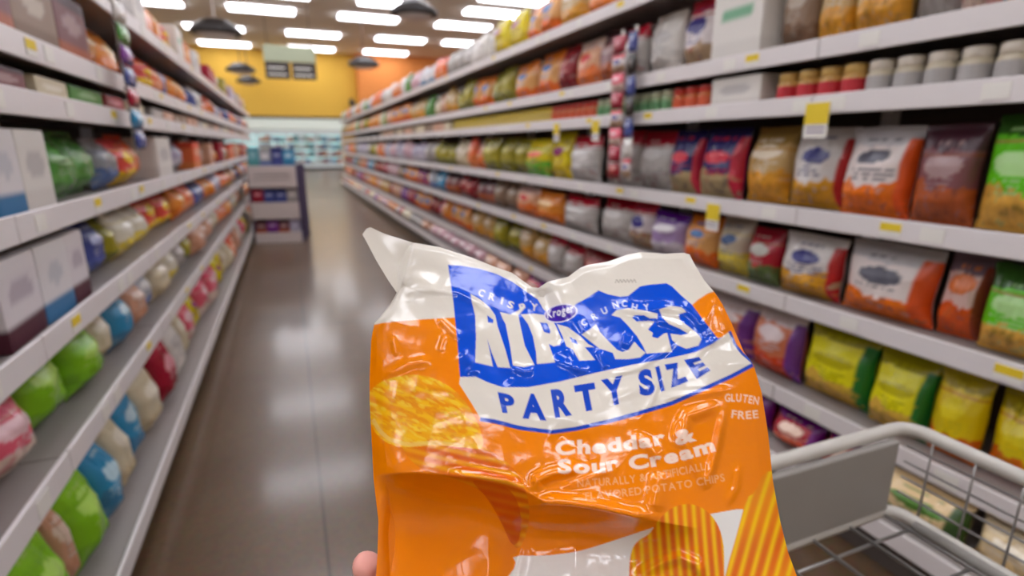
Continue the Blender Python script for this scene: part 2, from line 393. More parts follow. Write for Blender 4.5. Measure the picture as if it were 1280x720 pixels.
_bx = {}
def carton_mesh(key, seed=0):
    if (key, seed) in _bx: return _bx[(key, seed)]
    look, top, body, bot, logo, side = DS[key]
    lc = [np.array(lin(v)) for v in (top, body, bot, logo)]
    rr = random.Random(sum(map(ord, key)) + seed)
    n = 14; bv = .03
    # rounded unit carton: grid per face
    def f(u):  # squeeze towards rounded edge
        return max(-.5, min(.5, u))
    V, Q, A = [], [], []
    lz, lw, lh = rr.uniform(.56, .68), rr.uniform(.26, .36), rr.uniform(.1, .17)
    for (ax, ay, az) in (((1, 0, 0), (0, 0, 1), (0, -1, 0)), ((-1, 0, 0), (0, 0, 1), (0, 1, 0)), ((0, 1, 0), (0, 0, 1), (1, 0, 0)),
                         ((0, -1, 0), (0, 0, 1), (-1, 0, 0)), ((1, 0, 0), (0, 1, 0), (0, 0, 1)), ((1, 0, 0), (0, -1, 0), (0, 0, -1))):
        base = len(V)
        for j in range(n):
            for i in range(n):
                u, v = i / (n - 1) - .5, j / (n - 1) - .5
                p = Vector(ax) * u + Vector(ay) * v + Vector(az) * .5
                # round the edges a little
                q = Vector(tuple(math.copysign(min(abs(c), .5 - bv), c) for c in p)); dlt = p - q
                if dlt.length > 1e-6: p = q + dlt.normalized() * bv if sum(1 for c in dlt if abs(c) > 1e-6) > 1 else p
                V.append((p.x, p.y, p.z + .5))
                z = p.z + .5
                c = lc[1]
                if z > .82: c = lc[0]
                if z < .3: c = lc[2]
                if abs(az[1]) and (u / lw) ** 2 + ((z - lz) / lh) ** 2 < 1: c = lc[3]
                if az[2]: c = lc[0]
                A.append(c)
        for j in range(n - 1):
            for i in range(n - 1):
                a = base + j * n + i; Q.append((a, a + 1, a + n + 1, a + n))
    me = raw_mesh('carton', np.array(V), np.array(Q), CARD, np.array(A))
    _bx[(key, seed)] = (me, np.array(V), np.array(Q), np.array(A)); return _bx[(key, seed)]

# ------------------------------------------------------------------ registry of goods: labels are written at the end
GOODS = []   # dict(o, noun, look, place, row, pos)
def good(name, me, noun, cat, look, place, row, pos, loc, rotz, scale, group, tilt=0.):
    o = link(name, me, None, loc, rotz, scale)
    if tilt: o.rotation_euler = (tilt, 0, rotz)
    tag(o, None, cat, group)
    GOODS.append(dict(o=o, noun=noun, look=look, place=place, row=row, pos=pos))
    return o

# ------------------------------------------------------------------ shelving
def ordinal(k):
    return ['nearest', 'second', 'third', 'fourth', 'fifth', 'sixth', 'seventh', 'eighth', 'ninth', 'tenth', 'eleventh', 'twelfth', 'thirteenth', 'fourteenth',
            'fifteenth', 'sixteenth', 'seventeenth', 'eighteenth', 'nineteenth', 'twentieth'][k]
BAY = 1.22
_cache = {}
def cached(key, fn):
    if key not in _cache: _cache[key] = fn()
    return _cache[key]
def shelving(side, yfirst, nb, xf, xdeck, depth, rails, ztop):
    """side +1: right of the aisle, faces -X.  bay-local frame: y along aisle 0..BAY, x = distance back from the shelf front (mirrored by side)"""
    s = side
    def bx(x0, x1, y0, y1, z0, z1): return (min(s * x0, s * x1), max(s * x0, s * x1), y0, y1, z0, z1)
    word = 'right' if s > 0 else 'left'
    for k in range(nb):
        y = yfirst + k * BAY
        lab = f'white metal shelving bay on the {word} of the aisle, ' + ('nearest to the camera' if k == 0 else f'{ordinal(k)} from the near end')
        t = thing('shelving_bay', lab, 'shelving', (s * xf, y, 0), group=f'shelving bays on the {word} of the aisle')
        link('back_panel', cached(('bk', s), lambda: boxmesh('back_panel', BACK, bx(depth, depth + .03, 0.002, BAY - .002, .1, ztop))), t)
        link('upright', cached(('up', s), lambda: boxmesh('upright', WHITE, bx(depth - .06, depth, 0, .04, .1, ztop), bev=.004)), t)
        dx = xdeck - xf
        dk = link('base_deck', cached(('dk', s), lambda: boxmesh('base_deck', DECK, bx(dx, depth, .002, BAY - .002, rails[0] - .01, rails[0] + .018))), t)
        link('price_rail', cached(('dr', s), lambda: boxmesh('price_rail', WHITE, bx(dx - .012, dx, .002, BAY - .002, rails[0] - .035, rails[0] + .035), bev=.003)), dk)
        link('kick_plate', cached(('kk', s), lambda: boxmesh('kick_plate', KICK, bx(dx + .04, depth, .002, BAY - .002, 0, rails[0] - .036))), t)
        for q, zr in enumerate(rails[1:]):
            sh = link('shelf', cached(('sh', s), lambda: boxmesh('shelf', DECK, bx(0, depth - .06, .003, BAY - .003, -.01, .018))), t, loc=(0, 0, zr))
            link('price_rail', cached(('rl', s), lambda: boxmesh('price_rail', WHITE, bx(-.012, 0, .003, BAY - .003, -.035, .035), bev=.003)), sh)
            if k < 6:
                for w in range(3 if k < 4 else 1):
                    yy = (.18 + .4 * w + .09 * ((q * 7 + k * 3 + w) % 4 - 1.5)) % (BAY - .1)
                    yel = (q * 2 + k + w) % 3 == 0
                    bm = bmesh.new(); hw = .035
                    box(bm, *bx(-.0145, -.0125, yy - hw, yy + hw, -.022, .022), mi=0)
                    if yel: box(bm, *bx(-.0155, -.0145, yy - hw, yy + hw, -.004, .022), mi=1)
                    pl = link('price_label', finish(bm, 'price_label', [TAGW, TAGY]), sh)
                    pl['label'] = 'white and yellow price label' if yel else 'white paper price label'
                    del bm

R_RAILS = [.16, .39, .79, 1.147, 1.567, 1.765, 2.19]
L_RAILS = [.13, .58, .91, 1.22, 1.53, 1.68, 1.99]
RX, LX = 1.86, -.64
shelving(1, .36, 17, RX, 1.75, .5, R_RAILS, 2.3)
shelving(-1, .46, 10, -LX, .60, .5, L_RAILS, 2.1)

_N = ['bottom %s shelf', 'second %s shelf from below', 'third %s shelf from below', 'fourth %s shelf from below', 'low %s shelf at eye level', 'second %s shelf from above', 'top %s shelf']
R_NAMES = [n % 'right' for n in _N]; L_NAMES = [n % 'left' for n in _N]

def hgt(rails, i, free):
    return (rails[i + 1] - .035 if i + 1 < len(rails) else rails[i] + free) - rails[i] - .02

CNT = {}
STUFF = []
def place_bag(side, row, y0, y1, key, hfrac=.86, dep=.13, back=.0, name=None, limit=290):
    rails = R_RAILS if side > 0 else L_RAILS
    name = name or ('chip_bag' if side > 0 else 'snack_bag')
    H = hgt(rails, row, .37) * hfrac
    w = (y1 - y0) * .965
    front = (RX if row else 1.75) if side > 0 else (-LX if row else .60)
    x = side * (front + .03 + dep / 2 + back)
    z = rails[row] + .024
    me = bag_mesh(key, rng.randrange(3))
    if y0 < 9:
        H *= rng.uniform(.86, 1.02); x += side * rng.uniform(0, .05)
    CNT[name] = CNT.get(name, 0) + 1
    rz = -PI / 2 * side + rng.uniform(-.035, .035)
    if CNT[name] > limit:
        STUFF.append((me, (x, (y0 + y1) / 2, z), rz, (w, dep, H), side)); return
    noun = 'chip bag' if side > 0 else 'snack bag'
    place = (R_NAMES if side > 0 else L_NAMES)[row]
    good(name, me[0], noun, 'bag', DS[key][0], place, (side, row), (y0 + y1) / 2, (x, (y0 + y1) / 2, z), rz, (w, dep, H), f'{noun}s on the {place}', -rng.uniform(.0, .1))
def place_carton(side, row, y0, y1, key, hfrac=.85, dep=.16, back=.0, name='snack_box', noun='snack box'):
    rails = R_RAILS if side > 0 else L_RAILS
    H = hgt(rails, row, .3) * hfrac
    front = (RX if row else 1.75) if side > 0 else (-LX if row else .60)
    x = side * (front + .02 + dep / 2 + back); z = rails[row] + .019
    place = (R_NAMES if side > 0 else L_NAMES)[row]
    good(name, carton_mesh(key)[0], noun, 'box', DS[key][0], place, (side, row), (y0 + y1) / 2, (x, (y0 + y1) / 2, z), -PI / 2 * side + rng.uniform(-.02, .02),
         ((y1 - y0) * .97, dep, H), f'{noun}es on the {place}')

def ypx(row, px, side=1, up=.14):
    X = (RX + .05 if row else 1.80) if side > 0 else LX - .05
    return y_on_x(px, X, (R_RAILS if side > 0 else L_RAILS)[row] + up)

# goods on the right, near part, measured in image columns of the photograph (right to left = near to far)
RSPEC = {
 6: [(615, 652, 'yellow'), (652, 694, 'orange_tan'), (694, 725, 'tan_gold'), (725, 765, 'orange'), (765, 800, 'red_white'), (800, 840, 'pink'), (840, 885, 'tan_gold'), (885, 960, 'grey'), (960, 1120, 'brown'), (1120, 1300, 'maroon')],
 5: [(610, 636, 'olive'), (636, 664, 'orange_tan'), (664, 692, 'orange_tan'), (692, 712, 'dark_red'), (712, 742, 'orange_white'), (742, 772, 'maroon'), (772, 800, 'red_silver'), (800, 838, 'white'), (838, 882, 'red_white'),
     (960, 1008, 'brown'), (1008, 1056, 'tan_gold'), (1056, 1128, 'tan_gold'), (1128, 1196, 'grey'), (1196, 1246, 'pink'), (1246, 1330, 'tan_gold')],
 3: [(600, 622, 'olive'), (622, 652, 'olive'), (652, 682, 'lime_coral'), (682, 706, 'yellow'), (706, 744, 'red_silver'), (744, 784, 'red_silver'), (784, 826, 'red_silver'), (826, 862, 'navy_red'), (862, 915, 'navy_red'),
     (915, 968, 'tan_gold'), (968, 1040, 'gold_white'), (1040, 1130, 'silver_orange'), (1130, 1210, 'maroon'), (1210, 1310, 'green_tan')],
 2: [(590, 612, 'maroon'), (612, 640, 'brown'), (640, 666, 'orange_white'), (666, 698, 'orange'), (698, 740, 'red_silver'), (740, 778, 'red_silver'), (778, 806, 'red_white'), (806, 848, 'purple_silver'), (848, 888, 'orange_tan'),
     (888, 926, 'tan_blue'), (926, 966, 'red_green'), (966, 1042, 'gold_white'), (1042, 1158, 'silver_orange'), (1158, 1216, 'pink_rust'), (1216, 1310, 'green_tan')],
 1: [(560, 585, 'orange_tan'), (585, 612, 'tan_gold'), (612, 645, 'olive'), (645, 680, 'tan_gold'), (680, 720, 'red_silver'), (720, 765, 'dark_red'), (765, 810, 'red_white'), (810, 860, 'tan_blue'), (860, 928, 'white_rust'),
     (928, 990, 'white_rust'), (990, 1075, 'yellow_green'), (1075, 1150, 'yellow_green'), (1150, 1216, 'yellow_orange'), (1216, 1320, 'yellow_orange')],
 0: [(560, 600, 'pink_grey'), (600, 650, 'blush'), (650, 700, 'purple_red'), (700, 760, 'orange'), (760, 820, 'dark_red'), (820, 880, 'purple_red'), (880, 950, 'purple_red'), (950, 1010, 'purple_red'), (1010, 1090, 'purple_red'), (1090, 1200, 'cream_green'), (1200, 1330, 'cream')],
}
FAR = {6: ['white', 'grey', 'coral', 'white_blue', 'pink_grey', 'green', 'white', 'orange_white', 'beige'], 5: ['orange_tan', 'olive', 'blush', 'green', 'beige', 'orange', 'tan_gold'],
       4: ['blush', 'brown', 'beige'], 3: ['orange_white', 'coral', 'beige', 'olive', 'grey', 'lavender', 'pink_grey', 'lavender', 'pink_grey', 'green'],
       2: ['dark_red', 'maroon', 'blue', 'grey_blue', 'purple_red', 'orange_tan', 'brown', 'pink_grey', 'crimson'],
       1: ['orange', 'pink', 'dark_red', 'orange_tan', 'crimson', 'violet', 'blush', 'dark_red', 'tan_gold'], 0: ['pink_grey', 'blush', 'violet', 'beige', 'crimson', 'grey', 'orange_tan']}
far_todo = []
for row in (6, 5, 3, 2, 1, 0):
    spec = []
    for a, b_, key in RSPEC[row]:
        up = .12
        spec.append((ypx(row, b_, 1, up), ypx(row, a, 1, up), key))
    spec.sort()
    ys = spec[0][0]                 # the run goes on past the edge of the picture
    while ys - .29 > .38:
        spec.insert(0, (ys - .29, ys, rng.choice(['green_tan', 'tan_gold', 'yellow_orange', 'maroon', 'silver_orange']))); ys -= .29
    for y0, y1, key in spec:
        n = max(1, round((y1 - y0) / .36))
        for i in range(n):
            ya, yb = y0 + (y1 - y0) * i / n, y0 + (y1 - y0) * (i + 1) / n
            place_bag(1, row, ya, yb, key, .93 if row in (6, 5, 3, 2) else .9, .12 if yb - ya < .2 else .15)
    y = spec[-1][1]; k = 0
    while y < 20.8:
        w = rng.uniform(.26, .36); run = rng.choice((1, 2, 2, 3)); key = FAR[row][k % len(FAR[row])] if rng.random() < .8 else rng.choice(FAR[row]); k += 1
        for _ in range(run):
            if y + w < 20.95: far_todo.append((y, row, w, key))
            y += w
far_todo.sort()
for y, row, w, key in far_todo: place_bag(1, row, y, y + w, key, rng.uniform(.8, .95), .15)

# dip jars and small cans in the low gap of the right shelves
def jar_meshes():
    bm = bmesh.new(); lathe(bm, [(.30, 0), (.46, .02), (.5, .08), (.5, .6), (.46, .7), (.4, .76)], 20)
    body = {}
    prof = bm
    bm2 = bmesh.new(); lathe(bm2, [(.42, .74), (.45, .75), (.45, .96), (.42, 1.0), (.1, 1.0)], 20)
    bm3 = bmesh.new()
    n = 20; A = [bm3.verts.new((.508 * math.cos(2 * PI * k / n), .508 * math.sin(2 * PI * k / n), .12)) for k in range(n)]
    B = [bm3.verts.new((.508 * math.cos(2 * PI * k / n), .508 * math.sin(2 * PI * k / n), .56)) for k in range(n)]
    for k in range(n): bm3.faces.new((A[k], A[(k + 1) % n], B[(k + 1) % n], B[k]))
    return prof, bm2, bm3
jb, jl, jw = jar_meshes()
JB0 = finish(jb, 'jar', TAGW, True); JL0 = finish(jl, 'lid', TAGW, True); JW0 = finish(jw, 'wrap', TAGW, True)
JC = {}
JAR_LOOK = {'red': ('red labelled tan', (206, 160, 92), (196, 40, 52), (214, 176, 100)), 'tan': ('plain tan', (212, 160, 96), (216, 166, 100), (206, 150, 90)),
            'beige': ('white lidded beige', (206, 196, 172), (176, 172, 170), (236, 228, 214)), 'green': ('green labelled', (150, 176, 130), (96, 150, 100), (196, 200, 170)),
            'yellow': ('yellow lidded', (206, 180, 70), (210, 186, 90), (216, 190, 60)), 'orange': ('orange labelled', (204, 110, 60), (212, 90, 50), (200, 60, 50))}
def place_jar(y, key):
    if key not in JC:
        look, c, l, lid = JAR_LOOK[key]
        def cp_(me, m): x = me.copy(); x.materials.clear(); x.materials.append(m); return x
        JC[key] = (cp_(JB0, mat('jar_' + key, c, .25, noise_amt=.1)), cp_(JW0, mat('jar_wrap_' + key, l, .45, noise_amt=.05)), cp_(JL0, mat('jar_lid_' + key, lid, .35, noise_amt=.05)))
    d, h = .088, .115
    o = thing('dip_jar', None, 'jar', (RX + .025 + d / 2, y, R_RAILS[4] + .019), 0, 'dip jars in the low gap at eye level')
    o.scale = (d, d, h)
    link('jar_body', JC[key][0], o); link('paper_wrap', JC[key][1], o); link('lid', JC[key][2], o)
    GOODS.append(dict(o=o, noun='dip jar', look=JAR_LOOK[key][0], place=R_NAMES[4], row=(1, 4), pos=y))
y = .42
def jkey(y):
    px_y = y
    if y < ypx(4, 1090, 1, .06): return 'beige'
    if y < ypx(4, 1032, 1, .06): return 'red'
    if y < ypx(4, 1012, 1, .06): return 'tan'
    if y < ypx(4, 972, 1, .06): return 'red'
    if y < ypx(4, 884, 1, .06): return None
    if y < ypx(4, 842, 1, .06): return 'orange'
    if y < ypx(4, 745, 1, .06): return 'green'
    if y < ypx(4, 690, 1, .06): return 'orange'
    return 'yellow'
while y < 6.6:
    k = jkey(y)
    if k: place_jar(y, k)
    y += .096
y = 6.7
while y < 12.2:
    w = rng.uniform(.24, .34); place_carton(1, 4, y, y + w, rng.choice(FAR[4]), .8); y += w + .01

# white cartons beside the upright at the right
for row, key, hf in ((5, 'white_green', .8), (4, 'white', .9)):
    ya, yb = ypx(row, 958, 1, .05), ypx(row, 893, 1, .05)
    rails = R_RAILS
    H = hgt(rails, row, .3) * hf
    place_carton(1, row, ya, yb, key, hf, .2, 0., 'snack_carton', 'carton')

# ------------------------------------------------------------------ goods on the left
LSPEC = {
 0: [(1.0, 1.2, 'white', 0), (1.2, 1.38, 'crimson', 0), (1.38, 1.62, 'lime', 0), (1.62, 1.7, 'blush', 0), (1.7, 1.92, 'lime', 0), (1.92, 2.1, 'blue', 0), (2.1, 2.26, 'beige', 0), (2.26, 2.52, 'blue', 0), (2.52, 2.8, 'beige', 0), (2.8, 3.1, 'crimson', 0),
     (3.1, 3.4, 'white', 0), (3.4, 3.6, 'beige', 0), (3.6, 3.9, 'pink', 0), (3.9, 4.2, 'yellow', 0), (4.2, 4.6, 'pink', 0)],
 1: [(1.05, 1.25, 'pink', 0), (1.25, 1.5, 'pink', 0), (1.5, 1.78, 'lime', 0), (1.78, 2.02, 'lime', 0), (2.02, 2.2, 'beige', 0), (2.2, 2.42, 'blue', 0), (2.42, 2.62, 'blush', 0), (2.62, 2.9, 'grey_blue', 0), (2.9, 3.2, 'beige', 0),
     (3.2, 3.5, 'white_yellow', 0), (3.5, 3.8, 'grey', 0), (3.8, 4.1, 'olive', 0), (4.1, 4.5, 'blush', 0)],
 2: [(1.28, 1.5, 'white_maroon', 1), (1.5, 1.7, 'white_blue', 1), (1.7, 1.84, 'white_maroon', 1), (1.86, 2.0, 'grey', 0), (2.0, 2.2, 'indigo', 0), (2.2, 2.36, 'olive', 0), (2.36, 2.62, 'white_yellow', 0), (2.62, 2.9, 'white_yellow', 0), (2.9, 3.25, 'red_yellow', 0), (3.25, 3.6, 'red_yellow', 0),
     (3.6, 3.9, 'orange', 0), (3.9, 4.3, 'coral', 0)],
 3: [(1.3, 1.46, 'white_blue', 1), (1.46, 1.64, 'white', 1), (1.68, 1.95, 'green', 0), (1.95, 2.25, 'green', 0), (2.25, 2.42, 'grey_blue', 0), (2.42, 2.7, 'red_yellow', 0), (2.7, 2.95, 'coral', 0), (3.0, 3.4, 'white', 1), (3.4, 3.8, 'blush', 0), (3.8, 4.2, 'lavender', 0)],
 4: [(1.3, 1.55, 'maroon', 1), (1.6, 1.85, 'beige', 1), (1.86, 2.2, 'green', 1), (2.22, 2.5, 'crimson', 1), (2.52, 2.85, 'beige', 1), (3.0, 3.3, 'grey', 1), (3.3, 3.6, 'blush', 1)],
 5: [(1.25, 1.5, 'maroon', 1), (1.5, 1.8, 'brown', 1), (1.8, 2.1, 'maroon', 1), (2.1, 2.4, 'orange', 0), (2.4, 2.75, 'orange', 0), (3.0, 3.25, 'red_yellow', 0), (3.25, 3.55, 'coral', 0), (3.55, 3.8, 'indigo', 0), (3.8, 4.1, 'orange', 0)],
 6: [(1.3, 1.55, 'teal', 0), (1.55, 1.72, 'blue', 0), (1.72, 2.0, 'brown', 1), (2.0, 2.26, 'brown', 1), (2.26, 2.55, 'black', 1), (2.6, 2.85, 'grey', 1), (2.85, 3.1, 'white', 1), (3.15, 3.45, 'coral', 0), (3.45, 3.75, 'orange', 0), (3.75, 4.0, 'red_yellow', 0), (4.0, 4.3, 'white_green', 1)],
}
LFAR = {0: ['pink', 'yellow', 'beige', 'coral', 'blush', 'white'], 1: ['blush', 'beige', 'coral', 'orange', 'grey', 'white_yellow'], 2: ['indigo', 'orange', 'lavender', 'coral', 'red_yellow', 'blush'],
        3: ['coral', 'white', 'blush', 'orange', 'crimson', 'beige'], 4: ['brown', 'blush', 'grey', 'beige'], 5: ['orange', 'indigo', 'white', 'coral', 'lavender'], 6: ['orange', 'lavender', 'white', 'grey', 'crimson', 'beige', 'olive']}
for row in range(7):
    zm = (L_RAILS[row] + (L_RAILS[row + 1] if row < 6 else 2.25)) / 2
    kr = 845 * (.6 + .0947 * (zm - CH))
    def exact(y): return y_on_x(358 - kr / y, LX - .04 if row else -.64, zm)
    LSPEC[row] = [(exact(a), exact(b_), key, q) for a, b_, key, q in LSPEC[row]]
    for y0, y1, key, bx_ in LSPEC[row]:
        if bx_: place_carton(-1, row, y0, y1, key, .88 if row != 4 else .75, .18)
        else: place_bag(-1, row, y0, y1, key, .9 if row < 6 else .75, .15)
    y = LSPEC[row][-1][1]; k = 0
    while y < 12.3:
        w = rng.uniform(.26, .36); key = LFAR[row][k % len(LFAR[row])]; k += 1
        for _ in range(rng.choice((1, 2, 2))):
            if y + w < 12.6:
                if row in (4,) or (row in (3, 6) and k % 2): place_carton(-1, row, y, y + w, key, rng.uniform(.7, .88), .18)
                else: place_bag(-1, row, y, y + w, key, rng.uniform(.75, .9), .15)
            y += w

# far goods that nobody could tell apart, kept as one object per side
for side in (1, -1):
    S = [s for s in STUFF if s[4] == side]
    if not S: continue
    Vs, Qs, As, off = [], [], [], 0
    for me, loc, rz, sc, _ in S:
        V, Q, A = me[1] * np.array(sc), me[2], me[3]
        c, s_ = math.cos(rz), math.sin(rz)
        V = np.stack([V[:, 0] * c - V[:, 1] * s_, V[:, 0] * s_ + V[:, 1] * c, V[:, 2]], 1) + np.array(loc)
        Vs.append(V); Qs.append(Q + off); As.append(A); off += len(V)
    o = link('chip_bags', raw_mesh('chip_bags', np.concatenate(Vs), np.concatenate(Qs), FILM, np.concatenate(As)))
    tag(o, 'mixed small chip bags filling the far end of the ' + ('right' if side > 0 else 'left') + ' shelves', 'bags', None, 'stuff')

# hanging strips of small packs
def strip(name, x, y, ztop, keys, dz, w, side, lab, noun):
    t = thing(name, lab, 'clip strip', (x, y, ztop), -PI / 2 * side)
    bm = bmesh.new(); box(bm, -.012, .012, -.002, .002, -dz * len(keys) - .02, .02, bev=.0008); link('band', finish(bm, 'band', TAGW), t)
    for k in range(len(keys)): link('clip', cached('clip', lambda: boxmesh('clip', GREYP, (-.02, .02, -.006, .004, -.02, -.008))), t, loc=(0, 0, -dz * k))
    for k, key in enumerate(keys):
        good('snack_packet', bag_mesh(key, 0)[0], noun, 'packet', DS[key][0], ('right' if side > 0 else 'left') + ' hanging clip strip', (side, 'strip'), -(ztop - dz * k),
             (x - side * .02, y, ztop - .012 - dz * (k + .93)), -PI / 2 * side, (w, .03, dz * .92), 'packets on the %s clip strip' % ('right' if side > 0 else 'left'))
strip('clip_strip', -.585, 2.78, 1.985, ['white', 'green', 'violet', 'indigo', 'crimson', 'blue', 'indigo'], .082, .15, -1, 'hanging strip of small coloured packets on the left shelves', 'small hanging packet')
strip('clip_strip', 1.825, 2.86, 2.03, ['crimson', 'red_white', 'pink', 'crimson', 'red_white', 'pink', 'crimson', 'dark_red'], .1, .13, 1, 'hanging strip of red packets beside the upright on the right shelves', 'small hanging packet')
strip('clip_strip', 1.822, 2.72, 2.03, ['indigo', 'black', 'indigo', 'black', 'indigo', 'white', 'red_white'], .112, .085, 1, 'hanging strip of navy packets left of the white cartons', 'narrow hanging packet')

# hanging sale tags
def sale_tag(row, px, lab, w=.085, h=.13):
    y = ypx(row, px, 1, -.05)
    t = thing('sale_tag', lab, 'tag', (RX - .016, y, R_RAILS[row] + .01), -PI / 2, 'yellow sale tags on the right rails')
    link('tag_card', boxmesh('tag_card', TAGW, (-w / 2, w / 2, -.0025, 0, -h, 0)), t)
    link('yellow_header', boxmesh('yellow_header', TAGY, (-w / 2, w / 2, -.004, -.0026, -h * .62, -h * .04)), t)
    bm = bmesh.new()
    for k in range(2): box(bm, -w * .38, w * .38, -.0035, -.0026, -h * (.74 + .12 * k), -h * (.7 + .12 * k))
    link('print_line', finish(bm, 'print_line', mat('tag_purple', (120, 90, 140), .6, noise_amt=.02)), t)
sale_tag(4, 1037, 'large yellow sale tag hanging above the white and gold chip bag', .1, .13)
sale_tag(4, 756, 'yellow sale tag hanging above the red and silver bags, nearer of two')
sale_tag(4, 706, 'yellow sale tag hanging above the bright yellow bag, farther of two')
sale_tag(3, 905, 'yellow sale tag hanging above the tan and blue chip bag')

# ------------------------------------------------------------------ display stand in the aisle
dsp = thing('display_stand', 'white cardboard display stand with coloured boxes at the end of the left shelves', 'display', (-.23, 8.8, 0), math.radians(-9))
CARDW = mat('white_cardboard', (214, 202, 198), .7, noise_amt=.03)
PURP = mat('display_side_navy', (58, 48, 92), .6, noise_amt=.08)
W2, D2 = .33, .42
bm = bmesh.new()
for z0, z1 in ((0, .15), (.36, .6), (.82, 1.13)): box(bm, -W2, W2, 0, D2 * 2, z0, z1, bev=.004)
box(bm, -W2, W2, D2 * 2 - .03, D2 * 2, 0, 1.13)
link('tray', finish(bm, 'tray', CARDW), dsp)
for sx in (-1, 1):
    link('side_panel', boxmesh('side_panel', PURP, (sx * W2 - (.0 if sx > 0 else .012), sx * W2 + (.012 if sx > 0 else 0), .02, D2 * 2, 0, 1.14)), dsp)
bm = bmesh.new(); box(bm, -W2 * .75, W2 * .75, -.004, -.001, 1.0, 1.012); box(bm, -W2 * .75, W2 * .75, -.004, -.001, .94, .948); link('print_line', finish(bm, 'print_line', KICK), dsp)
mw = Matrix.Translation(dsp.location) @ Matrix.Rotation(math.radians(-9), 4, 'Z')
for zz, hh, keys, pl in ((.601, .19, ['crimson', 'indigo', 'indigo', 'grey'], 'middle tray of the white display stand'), (.151, .18, ['maroon', 'violet', 'maroon', 'lavender'], 'low tray of the white display stand'),
                     (1.131, .26, ['teal', 'grey_blue', 'indigo', 'blue'], 'top of the white display stand')):
    for k, key in enumerate(keys):
        q = mw @ Vector((-.24 + .16 * k, .12, zz))
        good('snack_box', carton_mesh(key)[0], 'snack box', 'box', DS[key][0], pl, ('disp', zz), k, q, math.radians(-9), (.15, .14, hh if zz < 1 else hh - .03 * (k % 2)), 'boxes in the display stand')

# ------------------------------------------------------------------ freezer cabinets on the far wall
FRZ = mat('freezer_enamel', (226, 236, 236), .4, noise_amt=.02)
FRI = mat('freezer_interior', (220, 240, 240), .5, emit=(205, 240, 240), estr=.9, noise_amt=.02)
GLASS = mat('freezer_glass', (240, 250, 250), .03, trans=1., spec=.5)
fy = Y1 - .9
FW = 1.56
for k in range(7):
    x = -4.6 + k * FW
    if x + FW > 4.4: break
    t = thing('freezer_cabinet', f'lit white upright freezer with glass doors on the far wall, {["leftmost", "second", "third", "fourth", "fifth", "sixth", "seventh"][k]} from the left', 'freezer', (x, fy, 0), group='freezers on the far wall')
    link('cabinet', boxmesh('cabinet', FRZ, (0, FW, .0, .85, 0, .3), (0, FW, .0, .85, 2.08, 2.29), (0, .05, .03, .85, .3, 2.08), (FW - .05, FW, .03, .85, .3, 2.08)), t)
    link('liner', boxmesh('liner', FRI, (.05, FW - .05, .78, .85, .3, 2.08)), t)
    link('kick_plate', boxmesh('kick_plate', BLACK, (0.01, FW - .01, -.03, 0, .0, .14)), t)
    bm = bmesh.new()
    for z in (.3, .74, 1.18, 1.62): box(bm, .06, FW - .06, .12, .77, z, z + .025)
    link('rack', finish(bm, 'rack', WIRE), t)
    for d in range(2):
        x0 = .03 + d * FW / 2; x1 = x0 + FW / 2 - .06
        dr = link('door', boxmesh('door', FRZ, (x0, x0 + .05, -.03, .03, .3, 2.08), (x1 - .05, x1, -.03, .03, .3, 2.08), (x0, x1, -.03, .03, .3, .36), (x0, x1, -.03, .03, 2.02, 2.08)), t)
        link('pane', boxmesh('pane', GLASS, (x0 + .05, x1 - .05, -.008, .008, .36, 2.02)), dr)
        bm = bmesh.new(); tube(bm, [(x1 - .025, -.03, .9), (x1 - .025, -.07, .93), (x1 - .025, -.07, 1.4), (x1 - .025, -.03, 1.43)], .012); link('handle', finish(bm, 'handle', DGREY), dr)
    for r_, z in enumerate((.326, .766, 1.206, 1.646)):
        for c_ in range(5):
            key = rng.choice(['blue', 'white_blue', 'red_white', 'teal', 'white', 'coral', 'indigo', 'white_green', 'crimson'])
            w = (FW - .16) / 5
            if k < 2: continue
            good('frozen_box', carton_mesh(key)[0], 'frozen food box', 'box', DS[key][0], f'{["lowest", "second", "third", "top"][r_]} rack of the {["", "", "third", "fourth", "fifth", "sixth", "seventh"][k]} freezer', ('frz', k, r_), c_,
                 (x + .08 + w * (c_ + .5), fy + .24, z), 0, (w * .93, .18, rng.uniform(.22, .36)), 'boxes in the far freezers')

